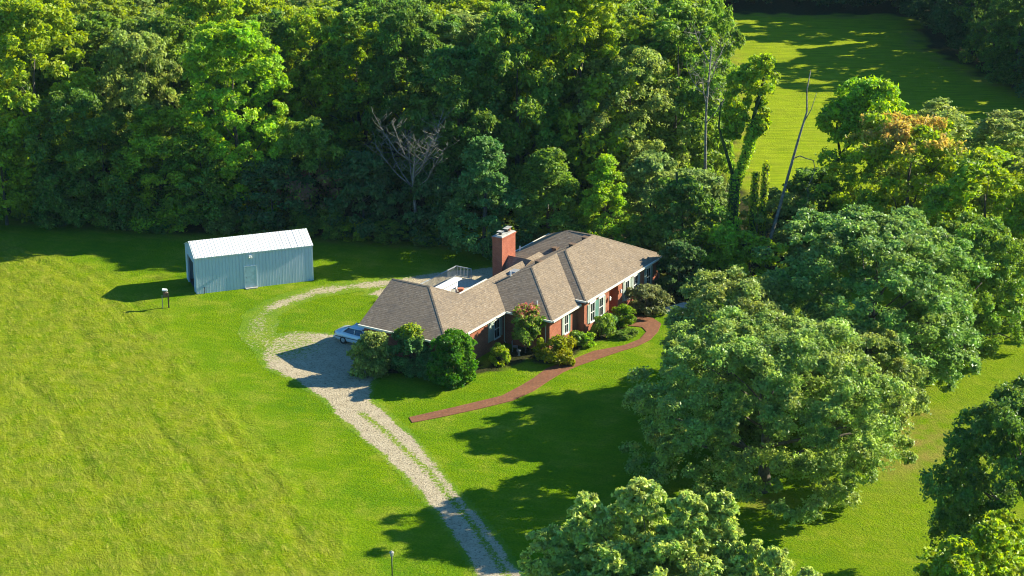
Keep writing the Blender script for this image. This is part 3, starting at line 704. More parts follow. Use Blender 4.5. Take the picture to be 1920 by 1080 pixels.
# bleached dead tree in front of the wood
br = []
R_ = random.Random(3)
br.append(([(0,0,-.2),(.1,0,3),(-.1,.1,6),(.1,0,8.6)], .2, .09))
for i in range(11):
    a = i*2.4; s = (2.0+R_.random()*2.2); z = 5.2+R_.random()*3.2
    br.append(([(0,0,z),(math.cos(a)*s*.45, math.sin(a)*s*.45-.3, z+1.3),(math.cos(a)*s*.8, math.sin(a)*s*.8-.5, z+2.7+R_.random()),(math.cos(a)*s*1.05, math.sin(a)*s-.6, z+4.0+R_.random()*1.3)], .065, .02))
limb_tree('dead_tree', -9.4, 172.6, br, M['dead_bark'], 'bleached bare dead tree standing in front of the dark wood', twig=13, seed=4)
# bare trunk and branches at the edge of the wood
br = [([(0,0,0),(.1,0,6),(.0,.1,12),(.3,0,18.5)], .2, .07)]
for i in range(6):
    a = i*1.7; z = 11+i*1.2
    br.append(([(.1,0,z),(math.cos(a)*1.2, math.sin(a)*1.2, z+1.4),(math.cos(a)*2.0, math.sin(a)*2.0, z+2.8)], .06, .02))
limb_tree('bare_tree', 18.8, 176.5, br, M['dead_bark'], 'thin bare grey tree at the right edge of the tall wood', twig=8, seed=9)
# leaning dead trunk
limb_tree('leaning_dead_tree', 25.0, 166.2, [([(-1.5,-1,-.2),(-1.0,-.6,2.6),(-.2,0,5.4),(.5,.2,8.5),(1.35,.3,12.2),(1.95,.3,14.6),(1.85,.4,16.6),(2.1,.4,18.4)], .2, .04),
   ([(1.0,.3,10.2),(1.5,.2,10.45),(2.1,.2,10.2),(2.75,.1,10.05),(2.95,.1,9.2),(2.7,.1,8.3),(2.35,0,7.5),(2.45,0,6.4),(2.1,0,5.4)], .055, .02),
   ([(1.7,.3,13.6),(2.3,.2,14.8),(2.7,.1,16.4)], .05, .02)], M['dead_bark'], 'tall leaning dead trunk with one hooked branch', seed=2)

def vine_leaves(name, parent, paths, r, n, col, seed, size=.22, mat='leaf'):
    rs = np.random.RandomState(seed); P = []; N = []
    for pts in paths:
        pts = np.array(pts, float); k = rs.rand(n)*(len(pts)-1); i = np.minimum(k.astype(int), len(pts)-2); f = (k-i)[:, None]
        d = unit(rs.randn(n, 3)); P.append(pts[i]*(1-f)+pts[i+1]*f+d*r*(.7+.5*rs.rand(n, 1))); N.append(unit(d+rs.randn(n, 3)*.4))
    P = np.concatenate(P); N = np.concatenate(N)
    V, F = leaf_cards(P, N, size, rs, .8)
    me = np_mesh(name, V, F, dict(tint=np.repeat(np.clip(.5+.2*rs.randn(len(P)), 0, 1), 4), clump=np.repeat(rs.rand(len(P))*.7, 4)))
    o = link(name, me, parent, M[mat]); o.color = (*col, 1); return o
# vine covered forked trunk
P1 = [(0,0,0),(0,0,4),(.1,0,8.2)]; P2 = [(.1,0,7.5),(1.2,0,10.8),(1.6,0,14),(2.5,0,18.2)]; P3 = [(0,0,8),(-.8,0,10.5),(-1.6,0,13),(-1.5,0,15.4)]
o = limb_tree('vine_covered_tree', 20.6, 167.0, [(P1, .55, .5), (P2, .38, .12), (P3, .2, .05)], M['vine_bark'], 'forked trunk wrapped in green vines with a leafy top, left of the leaning dead trunk')
vine_leaves('vine', o, [P1, [(.1,0,7.5),(1.2,0,10.8),(1.6,0,13.2)]], .55, 2600, G_LIME, 5)
blob_crown('crown', o, [(.1,.6,15.4,1.4,2.6),(2.0,.2,17.9,1.7,1.7),(2.3,.4,13.9,.9,1.8),(-.3,.6,12.9,.9,1.3)], .34, G_YEL, 8)
for i, (dx, h, lab) in enumerate(((1.75, 8.6, 'middle one of the three vine wrapped trunks, a stump without a crown'), (2.75, 9.4, 'rightmost of the three vine wrapped trunks, a slim stump without a crown'))):
    pts = [(0,0,0),(.1,0,h*.5),(.25,0,h)]
    o = limb_tree('vine_covered_stump', 20.6+dx, 167.0+.3*i, [(pts, .34-.08*i, .2)], M['vine_bark'], lab)
    vine_leaves('vine', o, [pts], .36, 1500, G_YEL, 15+i)
pts = [(0,0,0),(-.1,0,3.0),(-.9,0,4.4),(-2.9,0,5.6),(-4.3,0,7.2),(-4.6,0,9.4)]
o = limb_tree('vine_covered_branch_tree', 19.6, 164.6, [(pts, .26, .1)], M['vine_bark'], 'crooked bare trunk wrapped in vines bending to the left')
vine_leaves('vine', o, [pts[1:5]], .28, 1300, G_YEL, 21)
pts = [(0,0,0),(.0,0,2.5),(-.1,0,5.5)]
o = limb_tree('vine_covered_stump', 20.7, 162.9, [(pts, .25, .15)], M['vine_bark'], 'short vine wrapped stump among the bushes below the forked vine covered trunk')
vine_leaves('vine', o, [pts], .32, 1000, G_LIME, 22)
# tree with a curved trunk
T1 = [(0,0,0),(.0,0,2.2),(.5,0,4.4),(1.3,0,6.6),(2.6,0,8.8),(4.0,0,10.4)]
o = limb_tree('curved_trunk_tree', 30.8, 178.2, [(T1, .42, .12), ([(1.6,0,7),(1.2,0,9),(1.0,0,10.6)], .16, .05), ([(2.6,0,8.8),(4.6,0,9.6),(6,0,10)], .14, .04)], M['vine_bark'], 'tree with a dark curved trunk and bright green top in front of the far field')
vine_leaves('vine', o, [T1[:4]], .42, 1300, G_DARK, 31)
blob_crown('crown', o, [(1.2,0,10.6,2.3,2.0),(4.2,0,12.4,3.3,2.5),(6.4,0,10.6,2.6,2.1),(3.0,.5,10.4,2.4,1.7)], .38, G_LIME, 32)

# ---------------------------------------------------------------- the brick house
HO = (6.221, 146.775, 0); HTH = 1.0264
house = empty('brick_house', HO, HTH); tag(house, 'long low red brick house with brown hipped roof and tall chimney', 'house')
K = .51
BL = [ # x0,x1,y0,y1, eave z, height function
 (-13.6,-3.8,5.0,13.6,3.0, lambda x,y: np.minimum(np.minimum(x+13.6,-3.8-x), y-5.0)),
 (-9.0,6.0,5.0,8.1,3.0, lambda x,y: y-5.0),
 (-4.8,7.0,.5,10.1,3.0, lambda x,y: np.minimum(np.minimum(x+4.8, y-.5), 10.1-y)),
 (0,14.4,0,9.4,3.306, lambda x,y: np.minimum(np.minimum(x,14.4-x), np.minimum(y,9.4-y))),
 (5.0,14.4,0,11.9,3.306, lambda x,y: np.minimum(np.minimum(x-5,14.4-x), np.minimum(y,11.9-y))),
]
def roof_z(x, y):
    z = np.full(x.shape, -1.); e = 1e-4; own = np.full(x.shape, 3.0)
    for x0, x1, y0, y1, ze, f in BL:
        m = (x >= x0-e) & (x <= x1+e) & (y >= y0-e) & (y <= y1+e); h = ze+K*f(x, y)
        b = m & (h > z); own = np.where(b, ze, own); z = np.where(b, h, z)
    return z, own
def make_roof():
    st = .1; X = np.arange(-136, 145)*st; Y = np.arange(0, 137)*st; gx, gy = np.meshgrid(X, Y); Z, _ = roof_z(gx, gy)
    cx, cy_ = gx[:-1,:-1]+st/2, gy[:-1,:-1]+st/2; Zc, Own = roof_z(cx, cy_); ok = Zc > 0
    bm = bmesh.new(); vt = {}
    def V(i, j):
        if (i, j) not in vt: vt[i, j] = bm.verts.new((X[i], Y[j], Z[j, i]))
        return vt[i, j]
    J, I = np.nonzero(ok)
    for j, i in zip(J, I):
        a, b, c, d = V(i, j), V(i+1, j), V(i+1, j+1), V(i, j+1); zc = Zc[j, i]
        if abs((a.co.z+c.co.z)/2-zc) <= abs((b.co.z+d.co.z)/2-zc): bm.faces.new((a, b, c)); bm.faces.new((a, c, d))
        else: bm.faces.new((a, b, d)); bm.faces.new((b, c, d))
    # vertical edges and soffit
    nj, ni = ok.shape
    g = lambda i, j: 0 <= i < ni and 0 <= j < nj and ok[j, i]
    for j, i in zip(J, I):
        zb = Own[j, i]-.17
        for (di, dj, p, q) in ((-1,0,(0,1),(0,0)),(1,0,(1,0),(1,1)),(0,-1,(0,0),(1,0)),(0,1,(1,1),(0,1))):
            if not g(i+di, j+dj):
                A = vt[i+p[0], j+p[1]]; B = vt[i+q[0], j+q[1]]
                if min(A.co.z, B.co.z)-zb < .01: continue
                a2 = bm.verts.new((A.co.x, A.co.y, zb)); b2 = bm.verts.new((B.co.x, B.co.y, zb)); bm.faces.new((A, a2, b2, B))
    bmesh.ops.remove_doubles(bm, verts=bm.verts, dist=.001)
    bmesh.ops.dissolve_limit(bm, angle_limit=.015, verts=bm.verts, edges=bm.edges)
    bmesh.ops.triangulate(bm, faces=bm.faces)
    bmesh.ops.recalc_face_normals(bm, faces=bm.faces)
    me = bpy.data.meshes.new('roof'); bm.to_mesh(me); bm.free(); return link('roof', me, house, M['shingle'])
roof = make_roof()
sf = MB()
for x0, x1, y0, y1, z in ((-13.5,-3.9,5.1,13.5,2.84),(-3.88,4.9,5.1,8.05,2.842),(-4.7,-.02,.6,10.0,2.845),(.02,14.3,.1,9.38,3.14),(5.1,14.3,9.4,11.8,3.142)): sf.box(x0, x1, y0, y1, z-.02, z)
sf.build('soffit', M['trim'], house)
# walls
w = MB()
w.prism([(-13.25,13.3),(-13.25,5.35),(-4.4,5.35),(-4.4,1.0),(.2,1.0),(.2,9.3),(-2.3,9.3),(-2.3,7.9),(-4.15,7.9),(-4.15,13.3)], 0, 2.82)
w.prism([(.21,.32),(4.6,.32),(4.6,1.9),(6.2,1.9),(6.2,.32),(14.05,.32),(14.05,11.5),(5.35,11.5),(5.35,9.3),(.21,9.3)], 0, 3.12)
w.build('wall', M['brick'], house)
gb = MB()
for y, t_ in ((13.62, .03),):
    a = [(-13.5,y,2.85),(-3.9,y,2.85),(-8.7,y,5.35)]; b = [(p[0],y+t_,p[2]) for p in a]
    va = [gb.bm.verts.new(p) for p in a]; vb = [gb.bm.verts.new(p) for p in b]; gb.bm.faces.new(va); gb.bm.faces.new(vb[::-1])
    for i in range(3): gb.bm.faces.new((va[i], va[(i+1)%3], vb[(i+1)%3], vb[i]))
gb.box(-6.95,-2.4,8.11,8.16,2.85,4.50)
gb.build('gable_siding', M['trim'], house)
# fascia with gutters, cream on every side
def gutter(a, b, n, w_=.13, h_=.15):
    m = MB(); a = Vector(a); b = Vector(b); off = Vector(n)*(w_/2+.004)
    m.bar(a+off+Vector((0,0,.012)), b+off+Vector((0,0,.012)), w_, h_); return m.build('gutter', M['trim'], house)
gutter((-13.6,5,3.0),(-4.8,5,3.0),(0,-1,0)); gutter((-4.8,.5,3.0),(-.14,.5,3.0),(0,-1,0)); gutter((0,0,3.306),(14.4,0,3.306),(0,-1,0))
gutter((-13.6,13.6,3.0),(-13.6,5.0,3.0),(-1,0,0)); gutter((-4.8,5.0,3.0),(-4.8,.5,3.0),(-1,0,0)); gutter((0,1.0,3.306),(0,0,3.306),(-1,0,0)); gutter((14.4,0,3.306),(14.4,11.9,3.306),(1,0,0))
gutter((-6.9,8.1,4.60),(-2.6,8.1,4.60),(0,1,0), .16, .16); gutter((-2.6,10.1,3.0),(0,10.1,3.0),(0,1,0)); gutter((5.0,11.9,3.306),(14.4,11.9,3.306),(0,1,0)); gutter((5.0,9.5,3.306),(5.0,11.9,3.306),(-1,0,0))
# ridge and hip caps
zr = lambda x, y: float(roof_z(np.array([x]), np.array([y]))[0][0])
def capline(a, b):
    """thin bent strip of shingle laid over a ridge or hip"""
    cap = MB(); a = Vector(a[:2]); b = Vector(b[:2]); d = (b-a).normalized(); n_ = Vector((-d.y, d.x))*.13; L = []
    for p in (a, b):
        q = p+d*.05*(1 if p is a else -1); zc = zr(q.x, q.y)
        L.append([cap.bm.verts.new((c.x, c.y, max(.5, zc-(.0 if k == 1 else max(0, zc-zr(c.x, c.y))))+.014)) for k, c in enumerate((q-n_, q, q+n_))])
    for k in (0, 1): cap.bm.faces.new((L[0][k], L[0][k+1], L[1][k+1], L[1][k]))
    cap.build('ridge_cap', M['shingle'], roof)
for a, b in (((-8.7,13.55),(-8.7,9.9)),((-8.7,9.9),(-13.5,5.1)),((-8.7,9.9),(-6.95,8.15)),((-4.7,.6),(0.0,5.3)),((0,5.3),(4.1,5.3)),((.1,.1),(4.7,4.7)),((4.7,4.7),(9.7,4.7)),((9.7,4.7),(14.3,.1)),((9.7,4.7),(9.7,7.2)),((9.7,7.2),(5.1,11.8)),((9.7,7.2),(14.3,11.8)),((0,5.3),(-2.3,7.6))):
    capline((*a, zr(*a)), (*b, zr(*b)))
# windows with shutters and lintels
def window(x0, x1, z0, z1, yw, lintel=True, mull=True):
    f = MB(); t_ = .07
    f.box(x0-t_, x0, yw-.07, yw+.02, z0-.0, z1+t_); f.box(x1, x1+t_, yw-.07, yw+.02, z0, z1+t_); f.box(x0, x1, yw-.07, yw+.02, z1, z1+t_)
    f.box(x0-.12, x1+.12, yw-.13, yw+.02, z0-.09, z0-.002)
    if lintel: f.box(x0-.16, x1+.16, yw-.09, yw+.02, z1+t_+.002, z1+t_+.17)
    fo = f.build('window', M['white'], house)
    g_ = MB(); g_.box(x0+.002, x1-.002, yw-.03, yw-.012, z0, z1); g_.build('pane', M['glass'], fo)
    s = MB(); zm = (z0+z1)/2; s.box(x0, x1, yw-.055, yw-.032, zm-.03, zm+.03)
    if mull: s.box((x0+x1)/2-.012, (x0+x1)/2+.012, yw-.048, yw-.032, z0, z1)
    s.build('sash', M['white'], fo)
def shutter(x0, x1, z0, z1, yw, m='shutter'):
    s = MB(); s.box(x0, x1, yw-.06, yw-.002, z0, z1)
    n = int((z1-z0)/.09)
    for i in range(n): s.box(x0+.05, x1-.05, yw-.075, yw-.06, z0+.04+i*.09, z0+.09+i*.09)
    s.build('shutter', M[m], house)
Y3 = .32
window(1.22,1.92,1.02,2.62,Y3); window(2.72,3.42,1.02,2.62,Y3)
for a, m in ((.72,'pale_shutter'),(2.0,'shutter'),(2.30,'shutter'),(3.52,'pale_shutter')): shutter(a, a+(.32 if a != 2.0 and a != 2.3 else .28), 1.0, 2.68, Y3, m)
window(7.45,8.15,1.1,2.72,Y3); window(9.05,9.8,1.1,2.72,Y3)
for a in (7.02,8.26,8.62,9.92): shutter(a, a+.3, 1.05, 2.78, Y3, 'pale_shutter')
window(11.5,12.2,1.1,2.72,Y3); shutter(11.08,11.38,1.05,2.78,Y3,'pale_shutter'); shutter(12.32,12.62,1.05,2.78,Y3,'pale_shutter')
window(-1.98,-1.42,.88,2.42,1.0,False); shutter(-2.42,-2.1,.85,2.46,1.0,'pale_shutter'); shutter(-1.32,-1.02,.85,2.46,1.0)
window(-11.3,-10.3,.9,2.45,5.35,False); shutter(-10.2,-9.84,.85,2.5,5.35,'pale_shutter'); shutter(-11.76,-11.4,.85,2.5,5.35,'pale_shutter')
window(-6.05,-5.25,.9,2.45,5.35,False); shutter(-7.0,-6.16,.85,2.5,5.35,'pale_shutter'); shutter(-5.15,-4.8,.85,2.5,5.35,'pale_shutter')
# entrance
d = MB(); d.box(4.95,5.85,1.84,1.9,.15,2.25); do = d.build('door', M['door'], house)
d = MB()
for zz in (.35, 1.0, 1.6): d.box(5.05,5.35,1.825,1.84,zz,zz+.5); d.box(5.45,5.75,1.825,1.84,zz,zz+.5)
d.build('door_panels', M['door'], do); d = MB(); d.tube([(5.77,1.83,1.1),(5.77,1.76,1.1)], .03, 8); d.build('handle', M['rim'], do)
d = MB(); d.box(4.6,6.2,-.6,1.9,0,.14); d.build('doorstep', M['concrete'], house)
def lantern(x, y, z, nx, ny):
    l = MB(); l.tube([(x,y,z+.05),(x+nx*.16,y+ny*.16,z+.08)], .015, 6); cx, cy_ = x+nx*.18, y+ny*.18
    l.box(cx-.07,cx+.07,cy_-.07,cy_+.07,z-.22,z+.02); l.hexa([(cx-.09,cy_-.09,z+.02),(cx+.09,cy_-.09,z+.02),(cx+.09,cy_+.09,z+.02),(cx-.09,cy_+.09,z+.02),(cx-.02,cy_-.02,z+.12),(cx+.02,cy_-.02,z+.12),(cx+.02,cy_+.02,z+.12),(cx-.02,cy_+.02,z+.12)])
    l.build('wall_lantern', M['white'], house)
lantern(4.42,Y3,2.25,0,-1); lantern(6.42,Y3,2.3,0,-1); lantern(-4.4,2.35,1.75,-1,0)
# downspouts
def spout(x, y, z0, z1, nx, ny, ztop):
    s = MB(); s.tube([(x+nx*.35,y+ny*.35,ztop),(x+nx*.06,y+ny*.06,z1),(x+nx*.06,y+ny*.06,z0+.1),(x+nx*.2,y+ny*.2,z0)], .045, 8); s.build('downspout', M['trim'], house, smooth=True)
spout(-4.4,1.35,.1,2.55,-1,0,2.86); spout(-4.5,5.35,.1,2.55,0,-1,2.86); spout(13.9,Y3,.1,2.9,0,-1,3.16)
# meter box on the garage wall
b = MB(); b.box(-13.42,-13.26,7.2,7.65,.35,1.15); b.build('meter_box', M['grey'], house, bevel=.01)
# chimney
ch = MB(); ch.box(2.25,4.5,9.65,10.62,0,6.45); ch.box(2.19,4.56,9.59,10.68,6.452,6.62); co = ch.build('chimney', M['chimney_brick'], roof)
c = MB(); c.hexa([(2.19,9.59,6.622),(4.56,9.59,6.622),(4.56,10.68,6.622),(2.19,10.68,6.622),(2.35,9.75,6.72),(4.4,9.75,6.72),(4.4,10.52,6.72),(2.35,10.52,6.72)]); c.build('chimney_crown', M['concrete'], co)
for x in (2.75, 3.75, 4.15):
    c = MB(); c.tube([(x,10.13,6.7),(x,10.13,6.95)], .15 if x < 3 else .17, 12); c.build('flue', M['dark' if x < 4 else 'terracotta'], co)
    c = MB(); c.box(x-.24,x+.24,9.9,10.36,7.0+.02*(x > 4),7.03+.02*(x > 4));
    for dx in (-.2, .2): c.box(x+dx-.015,x+dx+.015,10.12,10.15,6.7,7.0)
    c.build('flue_cap', M['concrete'], co)
# cricket in front of the chimney
c = MB(); zb = 3.0
v = [(2.2,9.64,zb+.1),(4.5,9.64,zb+.1),(4.5,7.6,4.1),(2.2,7.6,4.1),(3.3,9.64,4.75),(3.3,7.3,4.72)]
vv = [c.bm.verts.new(p) for p in v]
for f in ((0,4,5,3),(1,2,5,4),(0,1,4),(3,5,2)): c.bm.faces.new([vv[i] for i in f])
c.build('chimney_cricket', M['shingle'], roof)
# vents on the roof
def vent(x, y, kind):
    z = zr(x, y); v = MB()
    if kind == 'box':
        v.box(x-.22,x+.22,y-.22,y+.22,z-.15,z+.16); v.box(x-.28,x+.28,y-.28,y+.28,z+.16,z+.2)
        v.build('roof_vent', M['wood'], roof, bevel=.01)
    elif kind == 'pipe':
        v.tube([(x,y,z-.1),(x,y,z+.45)], .06, 10); v.build('vent_pipe', M['white'], roof, smooth=False)
    else:
        v.hexa([(x-.5,y-.35,z-.1),(x+.5,y-.35,z-.1),(x+.5,y+.35,z-.1),(x-.5,y+.35,z-.1),(x-.4,y-.3,z+.18),(x+.4,y-.3,z+.18),(x+.4,y+.3,z+.18),(x-.4,y+.3,z+.18)]); v.build('roof_hatch', M['grey'], roof)
vent(1.5,5.55,'box'); vent(6.4,5.0,'box'); vent(8.7,5.0,'box'); vent(-1.35,6.6,'pipe'); vent(-3.7,2.6,'pipe'); vent(.5,7.3,'skylight'); vent(7.4,7.3,'box'); vent(7.2,10.8,'pipe')

# ---------------------------------------------------------------- things in the back court
def at_house(x, y, z=0):
    c, s = math.cos(HTH), math.sin(HTH); return (HO[0]+x*c-y*s, HO[1]+x*s+y*c, z)
o = empty('deck', at_house(-.5,12.3), HTH); tag(o, 'raised wooden deck with pale grey railings beside the chimney', 'deck')
b = MB(); b.box(-3.6,2.4,-1.9,1.9,2.3,2.45);
b.build('deck_floor', M['pale_wood'], o)
for x in (-3.4, 0, 2.2):
    for y in (-1.7, 1.7): b = MB(); b.box(x-.07,x+.07,y-.07,y+.07,0,2.3); b.build('deck_post', M['grey'], o)
b = MB()
for a, c_ in (((-3.5,1.8),(2.3,1.8)),((-3.5,-1.2),(-3.5,1.8)),((2.3,0.2),(2.3,1.8))):
    b.bar((*a,3.45),(*c_,3.45),.09,.06); b.bar((*a,2.6),(*c_,2.6),.07,.06)
    L_ = math.dist(a, c_); n = int(L_/.14)
    for i in range(n+1):
        t_ = i/n; px, py = a[0]+(c_[0]-a[0])*t_, a[1]+(c_[1]-a[1])*t_; b.tube([(px,py,2.45),(px,py,3.4)], .022, 4)
b.build('railing', M['grey'], o)
o = empty('privacy_screen', at_house(-4.9,10.9), HTH); tag(o, 'white slatted screen with a square opening behind the low roof', 'screen')
b = MB(); b.box(-1.9,1.9,-.06,.06,3.6,4.2)
for x in (-1.85,-.3,.75,1.75): b.box(x-.1,x+.1,-.05,.05,0,3.6)
b.build('panel', M['white'], o)
b = MB(); b.box(-2.1,2.1,-.35,.35,4.2,4.3); b.build('top_board', M['white'], o)
o = MB()
o.tube([(0,0,0),(0,0,.32),(0,0,.42)], [.16,.26,.28], 14); oo = o.build('flower_pot', M['terracotta'], None); oo.location = at_house(-2.9,10.6,3.0); 
tag(oo, 'terracotta flower pot at the end of the white screen', 'pot')
b = MB(); b.box(-.3,.3,-.3,.3,2.3,2.98); b.box(-.35,.35,-.35,.35,2.98,3.0)
for x in (-.25,.25):
    for y in (-.25,.25): b.box(x-.03,x+.03,y-.03,y+.03,0,2.3)
pp = b.build('plant_stand', M['wood'], None); pp.location = at_house(-2.9,10.6,0); pp.rotation_euler = (0,0,HTH); tag(pp, 'tall wooden stand under the terracotta pot', 'plant stand')

# little garden things in the front bed
o = empty('garden_chair', at_house(-5.6,3.6), HTH+.4); tag(o, 'small white metal garden chair in the shaded house corner', 'chair')
b = MB(); b.box(-.22,.22,-.22,.22,.42,.45); b.build('seat', M['grey'], o)
for x in (-.2,.2):
    for y in (-.2,.2): b = MB(); b.tube([(x,y,0),(x,y,.42)], .018, 6); b.build('leg', M['grey'], o)
b = MB(); b.tube([(-.2,.2,.45),(-.2,.24,.9),(.2,.24,.9),(.2,.2,.45)], .018, 6)
for x in (-.1,0,.1): b.tube([(x,.21,.45),(x,.24,.9)], .01, 5)
b.build('backrest', M['grey'], o)
b = MB(); b.tube([(0,0,0),(0,0,.1),(0,0,.3),(0,0,.5),(0,0,.52)], [.12,.08,.1,.2,.18], 12); b.tube([(0,0,.5),(0,0,.62)], [.1,.02], 10)
oo = b.build('garden_urn', M['concrete'], None, smooth=True); oo.location = at_house(-6.3,2.8); tag(oo, 'small pale stone urn at the edge of the shaded bed', 'urn')

# ---------------------------------------------------------------- shed
SO = (-28.227, 157.79, 0); STH = .358; SL, SW, SH, SR = 10.73, 4.43, 3.4, .89
shed = empty('metal_shed', SO, STH); tag(shed, 'pale blue metal shed with white ribbed roof and open left end', 'shed')
w = MB(); T = .08
w.box(0, SL, 0, T, 0, SH); w.box(0, SL, SW-T, SW, 0, SH)
w.box(SL-T, SL, T, SW-T, 0, SH)
ox0, ox1, oz = .85, 3.55, 2.75
w.box(0, T, T, ox0, 0, SH); w.box(0, T, ox1, SW-T, 0, SH); w.box(0, T, ox0, ox1, oz, SH)
w.build('wall', M['shed_wall'], shed)
g_ = MB()
for x0, x1 in ((.0, T), (SL-T, SL)):
    a = [(x0,0,SH+.002),(x0,SW,SH+.002),(x0,SW/2,SH+SR-.02)]; b_ = [(x1,*p[1:]) for p in a]
    va = [g_.bm.verts.new(p) for p in a]; vb = [g_.bm.verts.new(p) for p in b_]; g_.bm.faces.new(va); g_.bm.faces.new(vb[::-1])
    for i in range(3): g_.bm.faces.new((va[i], va[(i+1)%3], vb[(i+1)%3], vb[i]))
g_.build('gable', M['shed_wall'], shed)
r_ = MB(); ov = .1; dz = SR/(SW/2)*ov
for s in (0, 1):
    e = [(-ov, -ov, SH-dz), (SL+ov, -ov, SH-dz), (SL+ov, SW/2, SH+SR), (-ov, SW/2, SH+SR)]
    if s: e = [(p[0], SW-p[1], p[2]) for p in e]
    r_.hexa([(p[0], p[1], p[2]) for p in e]+[(p[0], p[1], p[2]+.04) for p in e])
    n = int(SL/.61)
    for i in range(n+1):
        x = .05+i*(SL-.1)/n; y0, y1 = (-ov, SW/2) if not s else (SW+ov, SW/2)
        r_.bar((x, y0, SH-dz+.052), (x, y1, SH+SR+.052), .04, .03)
r_.build('roof', M['shed_roof'], shed)
t_ = MB()
for x, y in ((-.02,-.02),(SL-.08,-.02),(-.02,SW-.08),(SL-.08,SW-.08)): t_.box(x, x+.12, y, y+.12, .02, SH-.02)
t_.bar((-.02,-.05,SH+.0),(SL+.02,-.05,SH+.0),.07,.12)
t_.build('corner_trim', M['shed_trim'], shed)
t_ = MB(); t_.box(-.04,.12,ox0-.1,ox0,0,oz+.1); t_.box(-.04,.12,ox1,ox1+.1,0,oz+.1); t_.box(-.04,.12,ox0,ox1,oz,oz+.1); t_.build('doorway_frame', M['shed_trim'], shed)
d = MB(); d.box(4.46,5.44,-.045,-.002,.1,2.04); do = d.build('door', M['shed_door'], shed)
d = MB(); d.box(4.38,4.455,-.05,.0,.05,2.12); d.box(5.445,5.52,-.05,.0,.05,2.12); d.box(4.455,5.445,-.05,.0,2.045,2.12); d.build('door_frame', M['shed_trim'], shed)
d = MB(); d.tube([(4.56,-.045,1.02),(4.56,-.1,1.02)], .03, 8); d.build('handle', M['dark'], do)
d = MB(); d.box(4.4,5.5,-.35,0,0,.08); d.build('doorstep', M['concrete'], shed)
d = MB(); d.box(4.85,5.1,-.16,-.02,2.98,3.12); d.tube([(4.92,-.1,3.0),(4.86,-.24,2.93)], [.04,.075], 10); d.tube([(5.03,-.1,3.0),(5.10,-.24,2.93)], [.04,.075], 10); d.build('floodlight', M['white'], shed)
d = MB(); d.tube([(.68,-.12,0),(.68,-.12,.55),(.72,-.16,.58),(.72,-.2,.5)], .025, 6); d.tube([(.63,-.12,.6),(.75,-.12,.6)], .02, 6); tp = d.build('water_tap', M['dark'], None)
tp.location = SO; tp.rotation_euler = (0,0,STH); tag(tp, 'small dark standpipe tap at the left end of the shed wall', 'tap')
d = MB(); d.box(.1,SL-.1,.1,SW-.1,0,.03); d.build('floor', M['shed_inside'], shed)

# ---------------------------------------------------------------- feeder stand on the lawn
o = empty('bird_feeder', (-30.35,154.25,0), .2); tag(o, 'small weathered bird feeder stand with a white top on the lawn left of the shed', 'bird feeder')
b = MB(); b.box(.16,.28,-.06,.06,0,1.35); b.build('post', M['wood'], o)
b = MB(); b.box(-.34,-.27,-.03,.03,0,1.2); b.build('post', M['pale_wood'], o)
b = MB(); b.box(-.22,.26,-.16,.16,1.05,1.42); b.build('tray_box', M['wood'], o)
b = MB(); b.tube([(.24,-.1,1.2),(.1,-.05,1.6)], .04, 6); b.build('brace', M['pale_wood'], o)
b = MB(); b.hexa([(-.28,-.2,1.66),(.2,-.2,1.6),(.2,.2,1.6),(-.28,.2,1.66),(-.24,-.16,1.78),(.16,-.16,1.72),(.16,.16,1.72),(-.24,.16,1.78)]); b.build('top', M['white'], o)
b = MB(); b.box(-.1,.0,-.04,.04,1.42,1.66); b.build('neck', M['wood'], o)
# post lamp at the bottom edge
o = empty('yard_lamp', (-7.5,104.4,0)); tag(o, 'thin dark yard lamp post with a small pale head at the bottom edge', 'lamp post')
b = MB(); b.tube([(0,0,0),(0,0,1.75)], .035, 10); b.build('post', M['dark'], o, smooth=True)
b = MB(); b.tube([(0,0,1.75),(0,0,1.8),(0,0,2.0)], [.06,.10,.12], 10); b.build('lamp_glass', M['grey'], o)  # head coloured grey to stand in for the maple's shadow on it
b = MB(); b.tube([(0,0,2.0),(0,0,2.04),(0,0,2.14)], [.15,.15,.04], 10); b.build('lamp_top', M['concrete'], o)

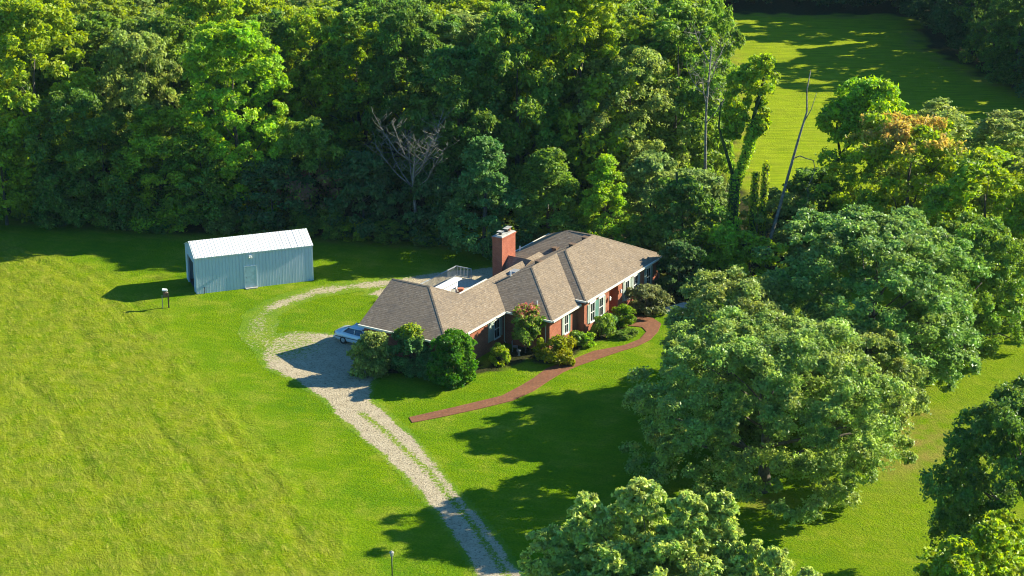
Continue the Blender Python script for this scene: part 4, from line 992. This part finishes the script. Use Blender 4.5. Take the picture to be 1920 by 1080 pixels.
# ---------------------------------------------------------------- car
def make_car(x, y, rz):
    car = empty('parked_car', (x, y, .03), rz); tag(car, 'pale blue silver sedan parked at the back of the garage', 'car')
    L0, L1 = -2.4, 2.4
    # stations along x (nose at +x): (x, half width, z bottom, z belt)
    S = [(-2.42,.62,.42,.72),(-2.34,.80,.30,.94),(-2.0,.87,.24,1.00),(-1.45,.89,.22,1.02),(-.6,.90,.20,.98),(.4,.90,.20,.95),(1.1,.89,.22,.93),(1.7,.87,.24,.86),(2.15,.82,.28,.74),(2.38,.68,.36,.62)]
    b = MB(); rings = []
    for (sx, hw, zb, zt) in S:
        zm = (zb+zt)/2
        pr = [(-hw*.92,zb),(-hw,zb+.12),(-hw,zm),(-hw*.97,zt-.06),(-hw*.86,zt),(0,zt+.03),(hw*.86,zt),(hw*.97,zt-.06),(hw,zm),(hw,zb+.12),(hw*.92,zb)]
        rings.append([b.bm.verts.new((sx, p[0], p[1])) for p in pr])
    for q, w2 in zip(rings, rings[1:]):
        n = len(q)
        for i in range(n): b.bm.faces.new((q[i], q[(i+1)%n], w2[(i+1)%n], w2[i]))
    b.bm.faces.new(rings[0]); b.bm.faces.new(rings[-1][::-1])
    body = b.build('body', M['paint'], car, smooth=True)
    # cabin: greenhouse glass with a roof above
    def loop(z, x0, x1, hw, k=.93): return [(x0, -hw*k, z), (x0+.25, -hw, z), (x1-.3, -hw, z), (x1, -hw*k, z), (x1, hw*k, z), (x1-.3, hw, z), (x0+.25, hw, z), (x0, hw*k, z)]
    A = loop(.95, -1.62, 1.05, .80); B = loop(1.38, -1.05, .32, .62)
    b = MB(); va = [b.bm.verts.new(p) for p in A]; vb = [b.bm.verts.new(p) for p in B]
    for i in range(8): b.bm.faces.new((va[i], va[(i+1)%8], vb[(i+1)%8], vb[i]))
    b.bm.faces.new(vb); b.build('windows', M['carglass'], car)
    b = MB(); Cc = loop(1.385, -1.10, .37, .64); Dd = loop(1.45, -.95, .2, .54)
    va = [b.bm.verts.new(p) for p in Cc]; vb = [b.bm.verts.new(p) for p in Dd]
    for i in range(8): b.bm.faces.new((va[i], va[(i+1)%8], vb[(i+1)%8], vb[i]))
    b.bm.faces.new(vb); b.bm.faces.new(va[::-1]); b.build('roof', M['paint'], car, smooth=True)
    b = MB()
    for s in (-1, 1):
        for (xa, za, ya, xb, zb, yb, ww) in ((-1.6,.96,.79,-1.06,1.4,.63,.12),(1.02,.96,.79,.34,1.4,.63,.07),(-.33,.96,.815,-.30,1.4,.645,.07)):
            b = MB(); b.tube([(xa, s*ya, za), (xb, s*yb, zb)], ww/2, 6); b.build('pillar', M['paint'], car)
    for s in (-1, 1): b = MB(); b.box(-2.2,2.2,s*.905-.012,s*.905+.012,.55,.60); b.build('side_moulding', M['dark'], car)
    for wx in (-1.42, 1.42):
        for s in (-1, 1):
            b = MB(); b.tube([(wx,s*.70,.31),(wx,s*.915,.31)], .315, 20); wo = b.build('tyre', M['tyre'], car, smooth=False)
            b = MB(); b.tube([(wx,s*.905,.31),(wx,s*.93,.31)], [.20,.17], 14); b.build('rim', M['rim'], wo)
    for s in (-1, 1):
        b = MB(); b.box(-2.43,-2.36,s*.62-.15,s*.62+.15,.66,.84); b.build('tail_light', M['tail'], car)
        b = MB(); b.box(2.27,2.36,s*.58-.15,s*.58+.15,.56,.68); b.build('headlight', M['white'], car)
        b = MB(); b.box(.72,.88,s*.93-.08,s*.93+.08,.96,1.08); b.build('mirror', M['paint'], car)
    b = MB(); b.box(-2.5,-2.36,-.78,.78,.34,.52); b.build('rear_bumper', M['paint'], car, bevel=.03)
    b = MB(); b.box(-.42,-.30,-.70,-.60,.98,1.25); b.build('sun_shade', M['white'], car)
    return car
make_car(*at_house(-10.7, 15.3)[:2], HTH-math.pi/2)

# ---------------------------------------------------------------- evening air
hz = MB(); hz.box(-420, 420, -60, 640, -1.5, 60); hm = bpy.data.materials.new('haze_air'); hm.use_nodes = True
hn = hm.node_tree; hn.nodes.remove(hn.nodes['Principled BSDF']); pv = hn.nodes.new('ShaderNodeVolumePrincipled')
pv.inputs['Density'].default_value = .00004; pv.inputs['Color'].default_value = (.60, .88, 1, 1)
hn.links.new(pv.outputs[0], hn.nodes['Material Output'].inputs['Volume'])
tag(hz.build('haze', hm), kind='stuff')
